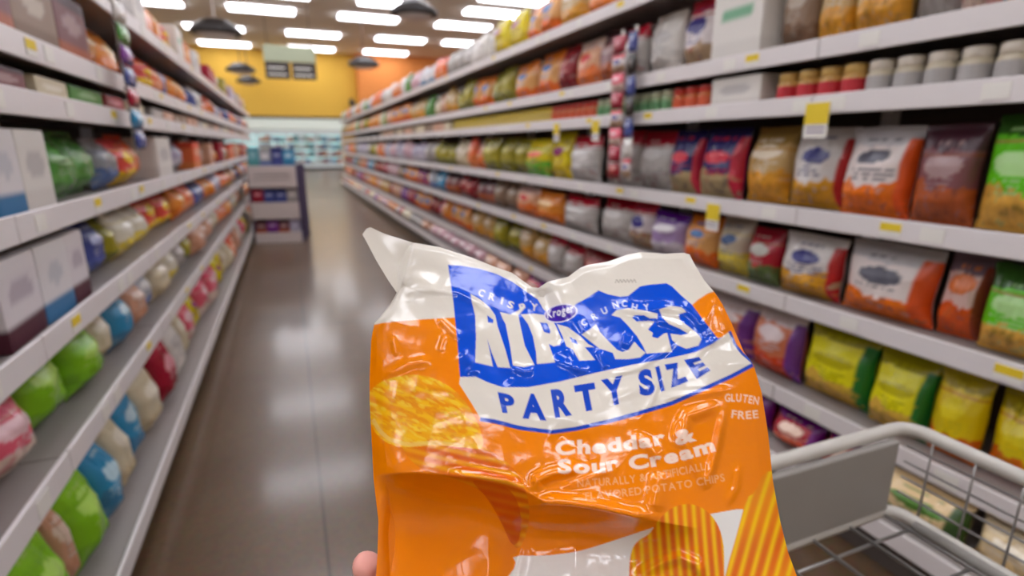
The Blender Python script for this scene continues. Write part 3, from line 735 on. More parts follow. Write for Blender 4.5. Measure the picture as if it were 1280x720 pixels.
# ------------------------------------------------------------------ grey two-tier shopping cart, right foreground
cart = thing('shopping_cart', 'grey plastic shopping cart with a shallow basket, beside the chip bag', 'shopping cart', (0.69, .06, 0))
ZR, ZB = .95, .80
cx0, cx1, cy0, cy1 = -.26, .262, -.5, .475
def rr_loop(x0, x1, y0, y1, z, r, n=6):
    pts = []
    for cx, cy, a0 in ((x1 - r, y1 - r, 0), (x0 + r, y1 - r, PI / 2), (x0 + r, y0 + r, PI), (x1 - r, y0 + r, 1.5 * PI)):
        for k in range(n + 1): pts.append((cx + r * math.cos(a0 + PI / 2 * k / n), cy + r * math.sin(a0 + PI / 2 * k / n), z))
    return pts
def basket(parent, nm, z0, z1, dx, dy0, dy1):
    bm = bmesh.new(); tube(bm, rr_loop(cx0 + dx, cx1 - dx, cy0 + dy0, cy1 - dy1, z1, .035), .0115, 10, True)
    bk = link(nm, finish(bm, nm, RIMP, True), parent)
    bm = bmesh.new(); tube(bm, rr_loop(cx0 + dx + .02, cx1 - dx - .02, cy0 + dy0 + .02, cy1 - dy1 - .012, z0, .03), .011, 8, True); link('bottom_rim', finish(bm, 'bottom_rim', RIMP, True), bk)
    bm = bmesh.new(); box(bm, cx0 + dx + .02, cx1 - dx - .045, cy1 - dy1 - .022, cy1 - dy1 - .008, z0 + .008, z1 - .008, bev=.004); link('front_panel', finish(bm, 'front_panel', GREYP), bk)
    for sx in (cx0 + dx + .008, cx1 - dx - .008):
        bm = bmesh.new()
        for zz in np.linspace(z0 + .03, z1 - .03, 4): tube(bm, [(sx, cy0 + dy0 + .03, zz), (sx, cy1 - dy1 - .012, zz)], .002, 6)
        for yy in np.linspace(cy0 + dy0 + .06, cy1 - dy1 - .05, 15): tube(bm, [(sx, yy, z0), (sx, yy, z1)], .0018, 6)
        link('side_grille', finish(bm, 'side_grille', WIRE, True), bk)
    bm = bmesh.new()
    for xx in np.linspace(cx0 + dx + .05, cx1 - dx - .05, 6): tube(bm, [(xx, cy0 + dy0 + .02, z0), (xx, cy1 - dy1 - .02, z0)], .003, 6)
    for yy in np.linspace(cy0 + dy0 + .08, cy1 - dy1 - .06, 10): tube(bm, [(cx0 + dx + .02, yy, z0 - .004), (cx1 - dx - .02, yy, z0 - .004)], .003, 6)
    link('floor_grid', finish(bm, 'floor_grid', WIRE, True), bk)
basket(cart, 'upper_basket', ZB, ZR, 0, 0, 0)
basket(cart, 'lower_basket', .34, .50, .02, .1, .04)
for sx in (cx0 + .03, cx1 - .03):
    bm = bmesh.new(); tube(bm, [(sx, cy1 - .1, .12), (sx, cy0 + .2, .14), (sx, cy0 + .06, .3), (sx, cy0 + .02, ZB), (sx, cy0 - .02, 1.0), (sx, cy0 - .1, 1.03)], .014, 8)
    tube(bm, [(sx, cy0 + .1, .34), (sx, cy1 - .08, .34)], .01, 8); tube(bm, [(sx, cy0 + .03, .8), (sx, cy1 - .06, .8)], .01, 8); tube(bm, [(sx, cy1 - .1, .12), (sx, cy1 - .07, .34)], .012, 8)
    link('side_frame', finish(bm, 'side_frame', GREYP, True), cart)
    for yy in (cy1 - .1, cy0 + .2):
        bm = bmesh.new(); cyl(bm, (sx - .014, yy, .055), (sx + .014, yy, .055), .055, n=20); wh = link('wheel', finish(bm, 'wheel', BLACK), cart)
        bm = bmesh.new(); box(bm, sx - .02, sx - .016, yy - .014, yy + .014, .05, .13); box(bm, sx + .016, sx + .02, yy - .014, yy + .014, .05, .13); box(bm, sx - .02, sx + .02, yy - .014, yy + .014, .115, .13)
        link('fork', finish(bm, 'fork', DGREY), wh)
bm = bmesh.new(); tube(bm, [(cx0 + .03, cy0 - .1, 1.03), (cx1 - .03, cy0 - .1, 1.03)], .017, 12); link('handle', finish(bm, 'handle', GREYP, True), cart)

# ------------------------------------------------------------------ the party size bag in the foreground
def resample(pts, n):
    p = np.array(pts, float); d = np.r_[0, np.cumsum(np.hypot(*np.diff(p, axis=0).T))]
    t = np.linspace(0, d[-1], n); return np.stack([np.interp(t, d, p[:, 0]), np.interp(t, d, p[:, 1])], 1)
TOP = [(453, 293), (458, 286), (463, 284), (480, 292), (515, 303), (550, 309), (590, 322), (620, 334), (640, 341), (655, 352), (665, 359), (673, 360), (685, 352), (710, 346), (725, 335), (735, 331), (760, 327), (785, 318), (800, 315), (830, 317), (855, 316), (862, 318)]
RGT = [(862, 318), (868, 330), (880, 350), (893, 365), (903, 380), (915, 405), (930, 440), (942, 456), (952, 490), (960, 540), (966, 600), (975, 650), (985, 690), (998, 725), (1012, 780), (1020, 830)]
LFT = [(453, 293), (458, 302), (470, 325), (485, 350), (496, 366), (488, 380), (475, 396), (468, 404), (464, 425), (462, 470), (462, 500), (464, 540), (467, 600), (473, 650), (472, 690), (470, 720), (472, 780), (478, 830)]
BOT = [(478, 830), (750, 836), (1020, 830)]
def coons(n, m):
    T, B_, Lc, R_ = resample(TOP, n), resample(BOT, n), resample(LFT, m), resample(RGT, m)
    s = np.linspace(0, 1, n)[None, :, None]; t = np.linspace(0, 1, m)[:, None, None]
    P = (1 - t) * T[None] + t * B_[None] + (1 - s) * Lc[:, None] + s * R_[:, None]
    P -= (1 - s) * (1 - t) * T[0] + s * (1 - t) * T[-1] + (1 - s) * t * B_[0] + s * t * B_[-1]
    return P, s[..., 0] + 0 * t[..., 0], t[..., 0] + 0 * s[..., 0]
def seg_dist(x, y, pts):
    best = np.full(x.shape, 1e9); sgn = np.zeros(x.shape); par = np.zeros(x.shape)
    p = np.array(pts, float); L_ = np.r_[0, np.cumsum(np.hypot(*np.diff(p, axis=0).T))]
    for k in range(len(p) - 1):
        a, b2 = p[k], p[k + 1]; d = b2 - a; l2 = d @ d
        u = np.clip(((x - a[0]) * d[0] + (y - a[1]) * d[1]) / l2, 0, 1)
        dx, dy = x - a[0] - u * d[0], y - a[1] - u * d[1]
        dd = np.hypot(dx, dy); up = dd < best
        best = np.where(up, dd, best); sgn = np.where(up, np.sign(d[0] * dy - d[1] * dx), sgn); par = np.where(up, (L_[k] + u * np.sqrt(l2)) / L_[-1], par)
    return best, sgn, par
# creases: polyline, half width px, height mm (towards the viewer)
CREASE = [([(672, 356), (682, 385), (690, 410), (698, 440)], 16, -7), ([(700, 420), (716, 450), (730, 470)], 7, 2.2),
          ([(502, 364), (540, 362), (572, 366), (596, 378), (612, 392)], 5, 1.6), ([(517, 304), (508, 335), (499, 364)], 6, 2.),
          ([(500, 330), (545, 340), (560, 350)], 12, -1.5),
          ([(690, 447), (715, 458), (742, 466)], 6, 2.), ([(640, 458), (655, 464), (668, 462)], 5, 1.8), ([(748, 438), (758, 462)], 4, 2.),
          ([(720, 395), (730, 412), (745, 425)], 5, 2.2), ([(770, 385), (800, 388), (830, 384), (850, 388)], 7, 2.6), ([(805, 396), (835, 402), (862, 412)], 6, 2.4), ([(800, 404), (822, 399)], 5, -2.),
          ([(850, 378), (868, 395), (882, 412)], 6, 2.2), ([(880, 398), (884, 420), (892, 432)], 4, 1.5), ([(900, 382), (905, 400), (910, 418)], 6, 2.8), ([(895, 372), (880, 405)], 4, 1.2),
          ([(776, 425), (790, 430)], 7, 3.), ([(760, 470), (800, 460), (830, 440), (845, 425)], 4, 1.4), ([(860, 455), (885, 430), (910, 418)], 5, 1.8), ([(825, 470), (815, 500), (800, 525)], 4, 1.2),
          ([(610, 440), (625, 462), (640, 480)], 9, -2.), ([(575, 440), (590, 455), (592, 470)], 8, 1.6),
          ([(545, 396), (560, 410), (575, 425)], 4, 1.5), ([(480, 470), (510, 455), (540, 450)], 6, 1.6), ([(556, 420), (550, 440)], 4, 1.2), ([(490, 420), (497, 445)], 5, 1.2),
          ([(560, 594), (600, 596), (635, 601), (655, 612)], 7, 4.5), ([(668, 615), (672, 600), (690, 592), (730, 585)], 7, 4.2), ([(700, 610), (735, 598), (770, 585)], 5, 1.6),
          ([(664, 627), (700, 627), (745, 633), (790, 643), (825, 646)], 9, 6.), ([(850, 525), (860, 560), (875, 590), (885, 612)], 8, 4.5), ([(905, 512), (897, 555), (885, 605)], 5, 3.6),
          ([(845, 560), (860, 520), (900, 507)], 8, 3.6), ([(830, 497), (880, 492), (915, 487)], 5, 2.), ([(925, 580), (920, 610), (908, 632)], 5, 1.6),
          ([(790, 545), (810, 555), (825, 575)], 7, 3.4), ([(826, 590), (818, 640)], 11, 4.), ([(800, 718), (825, 704), (850, 697), (870, 706), (882, 728)], 7, 3.5),
          ([(478, 540), (500, 600), (508, 680), (505, 790)], 26, 3.), ([(560, 640), (600, 690), (612, 740), (615, 800)], 30, 3.), ([(662, 640), (650, 680), (636, 750)], 12, -4.),
          ([(750, 500), (780, 492), (815, 478)], 10, 1.6), ([(690, 540), (720, 560), (735, 590)], 16, -2.5)]
def bag_depth(x, y, s, t, front=True):
    d = 1. / (1.98 + (y - 300) * .00098)
    es = np.minimum(s * 400 + .0, (1 - s) * 460); et = t * 560; eb = (1 - t) * 560
    B_ = (1 - np.exp(-(es / 70) ** 1.0)) * (1 - np.exp(-(et / 150) ** 1.25)) * (1 - np.exp(-eb / 70))
    if not front: return d + .048 * B_ + .0005
    z = .05 * B_
    edge = np.clip(es / 14, 0, 1) * np.clip(et / 8, 0, 1)
    for pts, w, h in CREASE:
        dd, sg, par = seg_dist(x, y, pts)
        fall = np.clip(np.minimum(par, 1 - par) * 5 + .15, 0, 1)
        z += edge * fall * h * .001 * np.exp(-(dd / w) ** 2)
    # flap at the top left folds back
    dd, sg, par = seg_dist(x, y, [(519, 296), (510, 330), (499, 364), (490, 385)])
    z -= np.where((sg > 0) & (y < 388), np.minimum(dd, 60) * .0009 * np.clip((388 - y) / 22, 0, 1), 0)
    # overhang folds: surface drops away below the line and comes back slowly
    for pts, h, w, back in (([(610, 640), (640, 634), (670, 630), (700, 630), (745, 636), (790, 646), (840, 655), (880, 662)], .05, 44, 80), ([(440, 600), (500, 590), (545, 592), (600, 599), (640, 606), (680, 626), (720, 650)], .044, 50, 150)):
        q = np.array(pts, float); xs_ = np.linspace(q[0, 0], q[-1, 0], 200); ln = np.interp(xs_, q[:, 0], q[:, 1])
        ln = np.convolve(np.pad(ln, 20, 'edge'), np.ones(41) / 41, 'valid')
        dd = y - np.interp(x, xs_, ln); par = (x - q[0, 0]) / (q[-1, 0] - q[0, 0]); sg = dd
        dd = np.clip(dd, 0, None)
        ramp = np.where(sg > 0, 1.35 * (1 - np.exp(-1.7 * dd / w)) * np.exp(-(dd / (back * 1.5)) ** 1.6), 0)
        z -= h * ramp * np.sin(np.pi * np.clip(par, 0, 1)) ** 1.3 * edge
    # crinkle of the film, coarse and fine
    rs = np.random.RandomState(4)
    for k in range(26):
        a = rs.uniform(0, PI); fx, fy_ = math.cos(a), math.sin(a); wl = rs.uniform(55, 190)
        ph = rs.uniform(0, 6.28); am = .00005 * (wl / 60)
        warp = 14 * np.sin(x * rs.uniform(.008, .03) + y * rs.uniform(.008, .03) + rs.uniform(0, 6))
        v = np.sin(((x * fx + y * fy_) + warp) / wl * 6.283 + ph)
        z += edge * am * (1 - np.abs(v)) * 1.6 * (1 - .8 * np.clip((y - 590) / 50, 0, 1) * np.clip((680 - x) / 60, 0, 1))
    return d - z
def unproject(P, d):
    R_, U_, F3 = np.array(RIGHT), np.array(UP), np.array(FWD)
    return np.array(CAM) + ((P[..., :1] - 640) / F * R_ - (P[..., 1:] - 360) / F * U_ + F3) * d[..., None]

# --- the print, painted flat
SS = 3; AX, AY, AW, AH = 440, 270, 600, 585
ART = np.zeros((AH * SS, AW * SS, 3)); 
def mask_poly(polys):
    """even-odd fill of one or several closed outlines"""
    M = np.zeros(ART.shape[:2], bool)
    edges = []
    for pl in polys:
        q = [((x - AX) * SS, (y - AY) * SS) for x, y in pl]
        edges += list(zip(q, q[1:] + q[:1]))
    ys = [e[0][1] for e in edges]
    r0, r1 = max(0, int(min(ys))), min(M.shape[0] - 1, int(max(ys)) + 1)
    E = np.array([(a[0], a[1], b2[0], b2[1]) for a, b2 in edges])
    for r in range(r0, r1 + 1):
        yc = r + .5
        hit = ((E[:, 1] <= yc) & (E[:, 3] > yc)) | ((E[:, 3] <= yc) & (E[:, 1] > yc))
        if not hit.any(): continue
        e = E[hit]; xs = np.sort(e[:, 0] + (yc - e[:, 1]) / (e[:, 3] - e[:, 1]) * (e[:, 2] - e[:, 0]))
        for a, b2 in zip(xs[::2], xs[1::2]):
            M[r, max(0, int(a + .5)):max(0, int(b2 + .5))] = True
    return M
def smooth_poly(pts, it=2):
    p = np.array(pts, float)
    for _ in range(it):
        n = np.roll(p, -1, 0); p = np.stack([.75 * p + .25 * n, .25 * p + .75 * n], 1).reshape(-1, 2)
    return [tuple(v) for v in p]
def paint(M, rgb, a=1.):
    ART[M] = ART[M] * (1 - a) + np.array(lin(rgb)) * a
def ell_(cx, cy, rx, ry, deg, n=18):
    c, s_ = math.cos(math.radians(deg)), math.sin(math.radians(deg))
    return [(cx + rx * math.cos(6.2832 * k / n) * c - ry * math.sin(6.2832 * k / n) * s_, cy + rx * math.cos(6.2832 * k / n) * s_ + ry * math.sin(6.2832 * k / n) * c) for k in range(n)]
def stroke(pts, w):
    p = np.array(pts, float); d = np.gradient(p, axis=0); n_ = np.stack([-d[:, 1], d[:, 0]], 1); n_ /= np.linalg.norm(n_, axis=1)[:, None] + 1e-9
    return [tuple(v) for v in p + n_ * w / 2] + [tuple(v) for v in (p - n_ * w / 2)[::-1]]
_gl = {}
def glyph(ch, bold=.0):
    if (ch, bold) in _gl: return _gl[(ch, bold)]
    c = bpy.data.curves.new('glyph', 'FONT'); c.body = ch; c.offset = bold; c.resolution_u = 4
    o = bpy.data.objects.new('glyph', c); COL.objects.link(o)
    dg = bpy.context.evaluated_depsgraph_get(); dg.update()
    me = o.evaluated_get(dg).to_mesh()
    me.calc_loop_triangles()
    V = np.array([v.co[:2] for v in me.vertices]); T = [tuple(t.vertices) for t in me.loop_triangles]
    lo, hi = V.min(0), V.max(0)
    o.evaluated_get(dg).to_mesh_clear(); bpy.data.objects.remove(o); bpy.data.curves.remove(c)
    _gl[(ch, bold)] = ((V - lo) / (hi - lo), T, lo, hi); return _gl[(ch, bold)]
def fill_tri(M, a, b2, c):
    P = np.array([a, b2, c]); x0, y0 = np.floor(P.min(0)).astype(int); x1, y1 = np.ceil(P.max(0)).astype(int)
    x0, y0 = max(0, x0), max(0, y0); x1, y1 = min(M.shape[1] - 1, x1), min(M.shape[0] - 1, y1)
    if x1 < x0 or y1 < y0: return
    X, Y = np.meshgrid(np.arange(x0, x1 + 1) + .5, np.arange(y0, y1 + 1) + .5)
    def s(p, q): return (q[0] - p[0]) * (Y - p[1]) - (q[1] - p[1]) * (X - p[0])
    e = .35
    s1, s2, s3 = s(P[0], P[1]), s(P[1], P[2]), s(P[2], P[0])
    ok = ((s1 >= -e) & (s2 >= -e) & (s3 >= -e)) | ((s1 <= e) & (s2 <= e) & (s3 <= e))
    M[y0:y1 + 1, x0:x1 + 1] |= ok
def mask_glyph(ch, quad, bold=.02, M=None):
    """quad: TL TR BR BL in picture columns/rows"""
    V, T, lo, hi = glyph(ch, bold)
    M = np.zeros(ART.shape[:2], bool) if M is None else M
    tl, tr, br_, bl = [np.array(q, float) for q in quad]
    u, v = V[:, :1], 1 - V[:, 1:]
    P = (1 - v) * ((1 - u) * tl + u * tr) + v * ((1 - u) * bl + u * br_)
    P = (P - np.array([AX, AY])) * SS
    for t_ in T: fill_tri(M, *(P[i] for i in t_))
    return M
def mask_text(txt, base, hcap, bold=.02, track=1.0, M=None, slant=0.):
    """letters along a polyline baseline, advance scaled to fill it"""
    M = np.zeros(ART.shape[:2], bool) if M is None else M
    pl = np.array(base, float); L_ = np.r_[0, np.cumsum(np.hypot(*np.diff(pl, axis=0).T))]
    caph = glyph('H', bold)[3][1] - glyph('H', bold)[2][1]
    wid = [(.32 if ch == ' ' else (glyph(ch, bold)[3][0] - glyph(ch, bold)[2][0]) + .1 * track) for ch in txt]
    k = L_[-1] / sum(wid); pos = 0
    for ch, w in zip(txt, wid):
        if ch != ' ':
            g = glyph(ch, bold); gw = (g[3][0] - g[2][0]) * k
            a = pos * k; mid = a + gw / 2
            p0 = np.array([np.interp(mid, L_, pl[:, 0]), np.interp(mid, L_, pl[:, 1])])
            q0 = np.array([np.interp(max(0, mid - 5), L_, pl[:, 0]), np.interp(max(0, mid - 5), L_, pl[:, 1])]); q1 = np.array([np.interp(min(L_[-1], mid + 5), L_, pl[:, 0]), np.interp(min(L_[-1], mid + 5), L_, pl[:, 1])])
            t_ = (q1 - q0) / np.linalg.norm(q1 - q0); n_ = np.array([t_[1], -t_[0]]) + slant * t_
            y0, y1 = g[2][1] / caph * hcap, g[3][1] / caph * hcap
            mask_glyph(ch, (p0 - t_ * gw / 2 + n_ * y1, p0 + t_ * gw / 2 + n_ * y1, p0 + t_ * gw / 2 + n_ * y0, p0 - t_ * gw / 2 + n_ * y0), bold, M)
        pos += w
    return M
ORANGE, BLUE, WHT = (248, 136, 0), (0, 78, 214), (226, 220, 209)
ART[:] = lin(ORANGE)
# white head of the bag
paint(mask_poly([[(430, 260), (468, 406), (476, 404), (492, 402), (530, 399), (568, 397), (640, 400), (760, 400), (862, 384), (872, 375), (884, 367), (900, 362), (940, 260)]]), WHT)
# white sweep at the foot
paint(mask_poly([smooth_poly([(640, 694), (680, 695), (720, 690), (745, 683), (790, 668), (830, 655), (890, 642), (930, 635), (1060, 640), (1060, 880), (620, 880), (632, 725), (646, 706)], 1)]), (232, 230, 226))
gx, gy = np.meshgrid((np.arange(AW * SS) + .5) / SS + AX, (np.arange(AH * SS) + .5) / SS + AY)
def ridged(M, ang, pitch, c1, c2, c3, ph=0., sharp=1.5, bend=0.):
    a = math.radians(ang); u = -gx * math.sin(a) + gy * math.cos(a); w_ = gx * math.cos(a) + gy * math.sin(a)
    u = u + bend * np.sin(w_ / 60.)
    v = (.5 + .5 * np.cos(u / pitch * 6.283 + ph)) ** sharp
    tone = .5 + .5 * np.sin(w_ / 37. + 3 * np.sin(u / 41.))
    c = np.array(lin(c1)) * v[..., None] + (np.array(lin(c2)) * tone[..., None] + np.array(lin(c3)) * (1 - tone[..., None])) * (1 - v[..., None])
    ART[M] = c[M]
chipB = mask_poly([smooth_poly([(500, 545), (545, 538), (590, 551), (622, 568), (645, 588), (658, 612), (663, 645), (656, 676), (645, 690), (632, 660), (610, 618), (575, 600), (530, 590), (505, 568)], 2)])
ridged(chipB, 14, 12, (244, 160, 16), (236, 128, 10), (222, 92, 8), bend=2)
paint(mask_poly([smooth_poly([(585, 598), (612, 602), (640, 612), (652, 640), (650, 676), (640, 684), (628, 655), (608, 620)], 2)]), (214, 76, 10), .75)  # lower chip deepened: the shade under the fold is put into the print
chipA = mask_poly([smooth_poly([(455, 498), (472, 478), (500, 469), (528, 468), (556, 478), (580, 498), (598, 528), (607, 562), (585, 560), (545, 556), (510, 560), (486, 556), (466, 540)], 2)])
ridged(chipA, 24, 15, (252, 192, 22), (250, 172, 18), (244, 150, 14), sharp=1., bend=5)
rs0 = np.random.RandomState(9)
for _ in range(260):
    cx_, cy_ = rs0.uniform(462, 606), rs0.uniform(470, 560)
    sp_ = mask_poly([ell_(cx_, cy_, rs0.uniform(2, 9), rs0.uniform(.8, 2.6), 24 + rs0.uniform(-14, 14))]) & chipA
    paint(sp_, (255, 214, 60) if rs0.rand() < .5 else (238, 140, 12), .55)
paint(mask_poly([stroke(resample([(466, 524), (474, 538), (486, 549), (510, 556), (545, 553), (580, 558)], 20), 5)]) & chipA, (250, 206, 110), .7)
chipC = mask_poly([smooth_poly([(786, 720), (788, 690), (796, 676), (812, 668), (824, 648), (840, 634), (858, 629), (876, 633), (892, 646), (902, 666), (906, 692), (904, 760), (880, 820), (820, 820), (790, 780)], 2)])
ridged(chipC, 87, 11.4, (248, 196, 14), (240, 128, 16), (226, 100, 14), 1.2, 1.6, 2.)
chipD = mask_poly([smooth_poly([(898, 760), (908, 712), (921, 668), (933, 622), (944, 616), (954, 590), (975, 588), (990, 620), (1040, 760), (1040, 820), (920, 820)], 1)])
ridged(chipD, -72, 14.5, (250, 200, 14), (242, 142, 18), (230, 106, 16), .4, 2., 3.)
# blue shield and white ribbon
label = [(560, 331), (575, 332), (600, 336), (622, 343), (640, 352), (660, 366), (672, 374), (679, 386), (688, 396), (706, 398), (720, 380), (735, 372), (748, 363), (760, 368), (775, 371), (785, 370), (800, 358), (810, 356), (833, 354), (840, 358), (850, 368), (865, 381), (880, 401), (897, 423), (912, 418)]
rib_top = [(575, 471), (595, 471), (610, 478), (628, 484), (660, 484), (700, 477), (740, 467), (790, 456), (840, 447), (870, 440), (892, 429), (911, 415)]
rib_bot = [(941, 454), (915, 468), (880, 484), (840, 502), (800, 514), (760, 525), (720, 534), (690, 538), (650, 533), (620, 525), (600, 522)]
paint(mask_poly([label + rib_top[::-1] + [(572, 430), (567, 380)]]), BLUE)
ribbon = rib_top + [(918, 432), (927, 443)] + rib_bot + [(590, 505), (574, 480)]
paint(mask_poly([ribbon]), WHT)
paint(mask_poly([stroke(resample([(x, y + 2) for x, y in rib_bot], 60), 5)]), (20, 70, 190))
paint(mask_poly([stroke(resample([(912, 414), (919, 431), (928, 442), (942, 454)], 20), 3.5)]), (40, 70, 180))
LET = [
 [[(588, 367), (600, 374), (612, 384), (619, 394), (622, 408), (626, 420), (632, 438), (638, 460), (622, 459), (615, 442), (609, 424), (613, 442), (616, 458), (594, 453), (595, 420), (594, 395), (590, 378)], [(609, 394), (617, 400), (616, 404), (610, 403)]],
 [[(625, 390), (638, 393), (648, 388), (655, 380), (657, 384), (648, 394), (650, 405), (656, 432), (668, 456), (655, 459), (641, 457), (638, 435), (632, 405), (628, 398)]],
 [[(651, 393), (668, 392), (682, 394), (690, 399), (695, 408), (702, 424), (700, 431), (692, 433), (686, 430), (690, 441), (694, 453), (671, 455), (670, 440), (666, 420), (660, 405)], [(675, 403), (684, 404), (688, 414), (687, 417), (680, 415)]],
 [[(696, 405), (710, 409), (725, 420), (735, 430), (743, 434), (731, 434), (737, 441), (744, 450), (724, 451), (716, 437), (708, 433), (703, 420)], [(712, 421), (720, 425), (723, 431), (715, 428)]],
 [[(727, 418), (738, 411), (745, 405), (750, 415), (760, 426), (771, 437), (778, 440), (786, 437), (793, 427), (800, 435), (807, 441), (800, 447), (785, 449), (769, 449), (766, 441), (750, 436), (738, 427)]],
 [[(764, 394), (770, 388), (785, 385), (805, 388), (822, 392), (822, 398), (812, 398), (805, 394), (793, 394), (790, 397), (796, 402), (812, 401), (818, 402), (810, 412), (816, 416), (815, 421), (822, 423), (830, 417), (834, 416), (837, 428), (840, 440), (808, 442), (804, 433), (796, 420), (785, 407), (775, 397)]],
 [[(824, 387), (838, 382), (852, 384), (858, 390), (848, 393), (850, 400), (862, 409), (872, 417), (877, 424), (873, 432), (858, 436), (848, 432), (840, 425), (838, 417), (852, 419), (860, 417), (850, 411), (836, 405), (828, 397)]],
]
for l in LET: paint(mask_poly(l), WHT)
for ch, q in (('P', ((622, 490), (642, 494), (645, 517), (628, 516))), ('A', ((654, 492), (677, 492), (683, 526), (653, 523))), ('R', ((688, 487), (709, 485), (715, 519), (694, 523))),
              ('T', ((717, 482), (743, 478), (749, 511), (724, 516))), ('Y', ((751, 475), (778, 469), (784, 503), (757, 509))), ('S', ((797, 463), (814, 460), (820, 493), (800, 496))),
              ('I', ((819, 459), (824, 457), (831, 488), (826, 490))), ('Z', ((829, 456), (847, 453), (862, 476), (839, 485))), ('E', ((855, 450), (874, 446), (888, 463), (871, 474)))):
    paint(mask_glyph(ch, q, .055), (20, 72, 196))
def small(ch, x, y, w, h, deg, col, bold=.03, a=1.):
    c, s_ = math.cos(math.radians(deg)), math.sin(math.radians(deg))
    def p(u, v): return (x + u * c - v * s_, y + u * s_ + v * c)
    paint(mask_glyph(ch, (p(-w / 2, -h / 2), p(w / 2, -h / 2), p(w / 2, h / 2), p(-w / 2, h / 2)), bold), col, a)
for ch, x, y, d in (('C', 602, 366, 25), ('R', 615, 371, 15), ('I', 627.5, 376, 12), ('S', 638.5, 381, 20), ('P', 653, 384, -15), ('Y', 668, 384, 8)): small(ch, x, y, 2.5 if ch == 'I' else 7.5, 9, d, WHT)
for ch, x, y, d in (('C', 730, 403, -25), ('R', 743, 395.5, -30), ('U', 755.5, 388.5, -25), ('N', 769.5, 381, -20), ('C', 780.5, 379.5, 5), ('H', 793, 384, 15), ('Y', 808, 384, -10)): small(ch, x, y, 7, 8.5, d, (216, 222, 240))
# maker's oval with its script
def ell(cx, cy, rx, ry, deg, n=48):
    c, s_ = math.cos(math.radians(deg)), math.sin(math.radians(deg))
    return [(cx + rx * math.cos(6.2832 * k / n) * c - ry * math.sin(6.2832 * k / n) * s_, cy + rx * math.cos(6.2832 * k / n) * s_ + ry * math.sin(6.2832 * k / n) * c) for k in range(n)]
paint(mask_poly([ell(701, 391.5, 21, 11.5, -12)]), (226, 220, 236)); paint(mask_poly([ell(701, 391.5, 19.4, 10, -12)]), (62, 32, 158))
paint(mask_text('Kroger', [(684, 398), (700, 394), (718, 389)], 10, .02, 1., None, .2), (236, 232, 240))
# flavour lettering
PINKW = (255, 226, 208)
paint(mask_text('Cheddar', [(695, 569), (715, 567), (750, 566), (790, 561), (812, 558), (835, 553)], 18, .045, .7), PINKW)
paint(mask_text('&', [(845, 556), (858, 553), (871, 549)], 19, .05, 0), PINKW)
paint(mask_text('Sour', [(697, 591), (730, 591), (752, 590), (777, 585)], 18, .045, .7), PINKW)
paint(mask_text('Cream', [(787, 587), (815, 583), (845, 577), (868, 571), (897, 562)], 18, .045, .7), PINKW)
paint(mask_text('NATURALLY & ARTIFICIALLY', [(722, 609), (780, 605), (840, 596), (892, 585)], 9.5, .012, 1.2), (255, 186, 128), .85)
paint(mask_text('FLAVORED POTATO CHIPS', [(732, 625), (785, 620), (845, 612), (908, 601)], 9.5, .012, 1.2), (255, 186, 128), .85)
paint(mask_text('GLUTEN', [(906, 502), (925, 502), (949, 506)], 10, .02, 1.2), (255, 214, 190))
paint(mask_text('FREE', [(914, 522), (930, 524), (950, 522)], 10, .02, 1.2), (255, 214, 190))
# faint grey date stamp squiggle on the white head
for k in range(6): paint(mask_poly([stroke(resample([(769 + 4.4 * k, 354 - .3 * k), (771 + 4.4 * k, 348.5), (773 + 4.4 * k, 353.5)], 6), 1.1)]), (176, 168, 156))

N_, M_ = 440, 440
P, S_, T_ = coons(N_, M_)
D_ = bag_depth(P[..., 0], P[..., 1], S_, T_)
V3 = unproject(P, D_)
# sample print: small box filter then bilinear
ax = (P[..., 0] - AX) * SS - .5; ay = (P[..., 1] - AY) * SS - .5
pad = np.zeros_like(ART); cnt = 0
for dy in (-1, 0, 1):
    for dx in (-1, 0, 1): pad += np.roll(np.roll(ART, dy, 0), dx, 1); cnt += 1
pad /= cnt
xi = np.clip(np.floor(ax).astype(int), 0, ART.shape[1] - 2); yi = np.clip(np.floor(ay).astype(int), 0, ART.shape[0] - 2)
fx_ = np.clip(ax - xi, 0, 1)[..., None]; fy2 = np.clip(ay - yi, 0, 1)[..., None]
Cc = (pad[yi, xi] * (1 - fx_) + pad[yi, xi + 1] * fx_) * (1 - fy2) + (pad[yi + 1, xi] * (1 - fx_) + pad[yi + 1, xi + 1] * fx_) * fy2
base = Vector(V3[-1, N_ // 2])
hero = thing('chip_bag', 'large orange, white and blue party size bag of rippled chips held up in front', 'bag', base)
inv = np.array(base)
HFILM = printed('glossy_bag_film', .13, .5, .05, 70., 0.)
link('front_panel', grid_mesh('front_panel', V3 - inv, HFILM, Cc), hero)
P2, S2, T2 = coons(120, 120)
D2_ = bag_depth(P2[..., 0], P2[..., 1], S2, T2, False)
CB2 = np.where((P2[..., 1:] < 400), np.array(lin(WHT)), np.array(lin(ORANGE)))
bp_ = link('back_panel', grid_mesh('back_panel', unproject(P2, D2_) - inv, HFILM, CB2, True), hero)

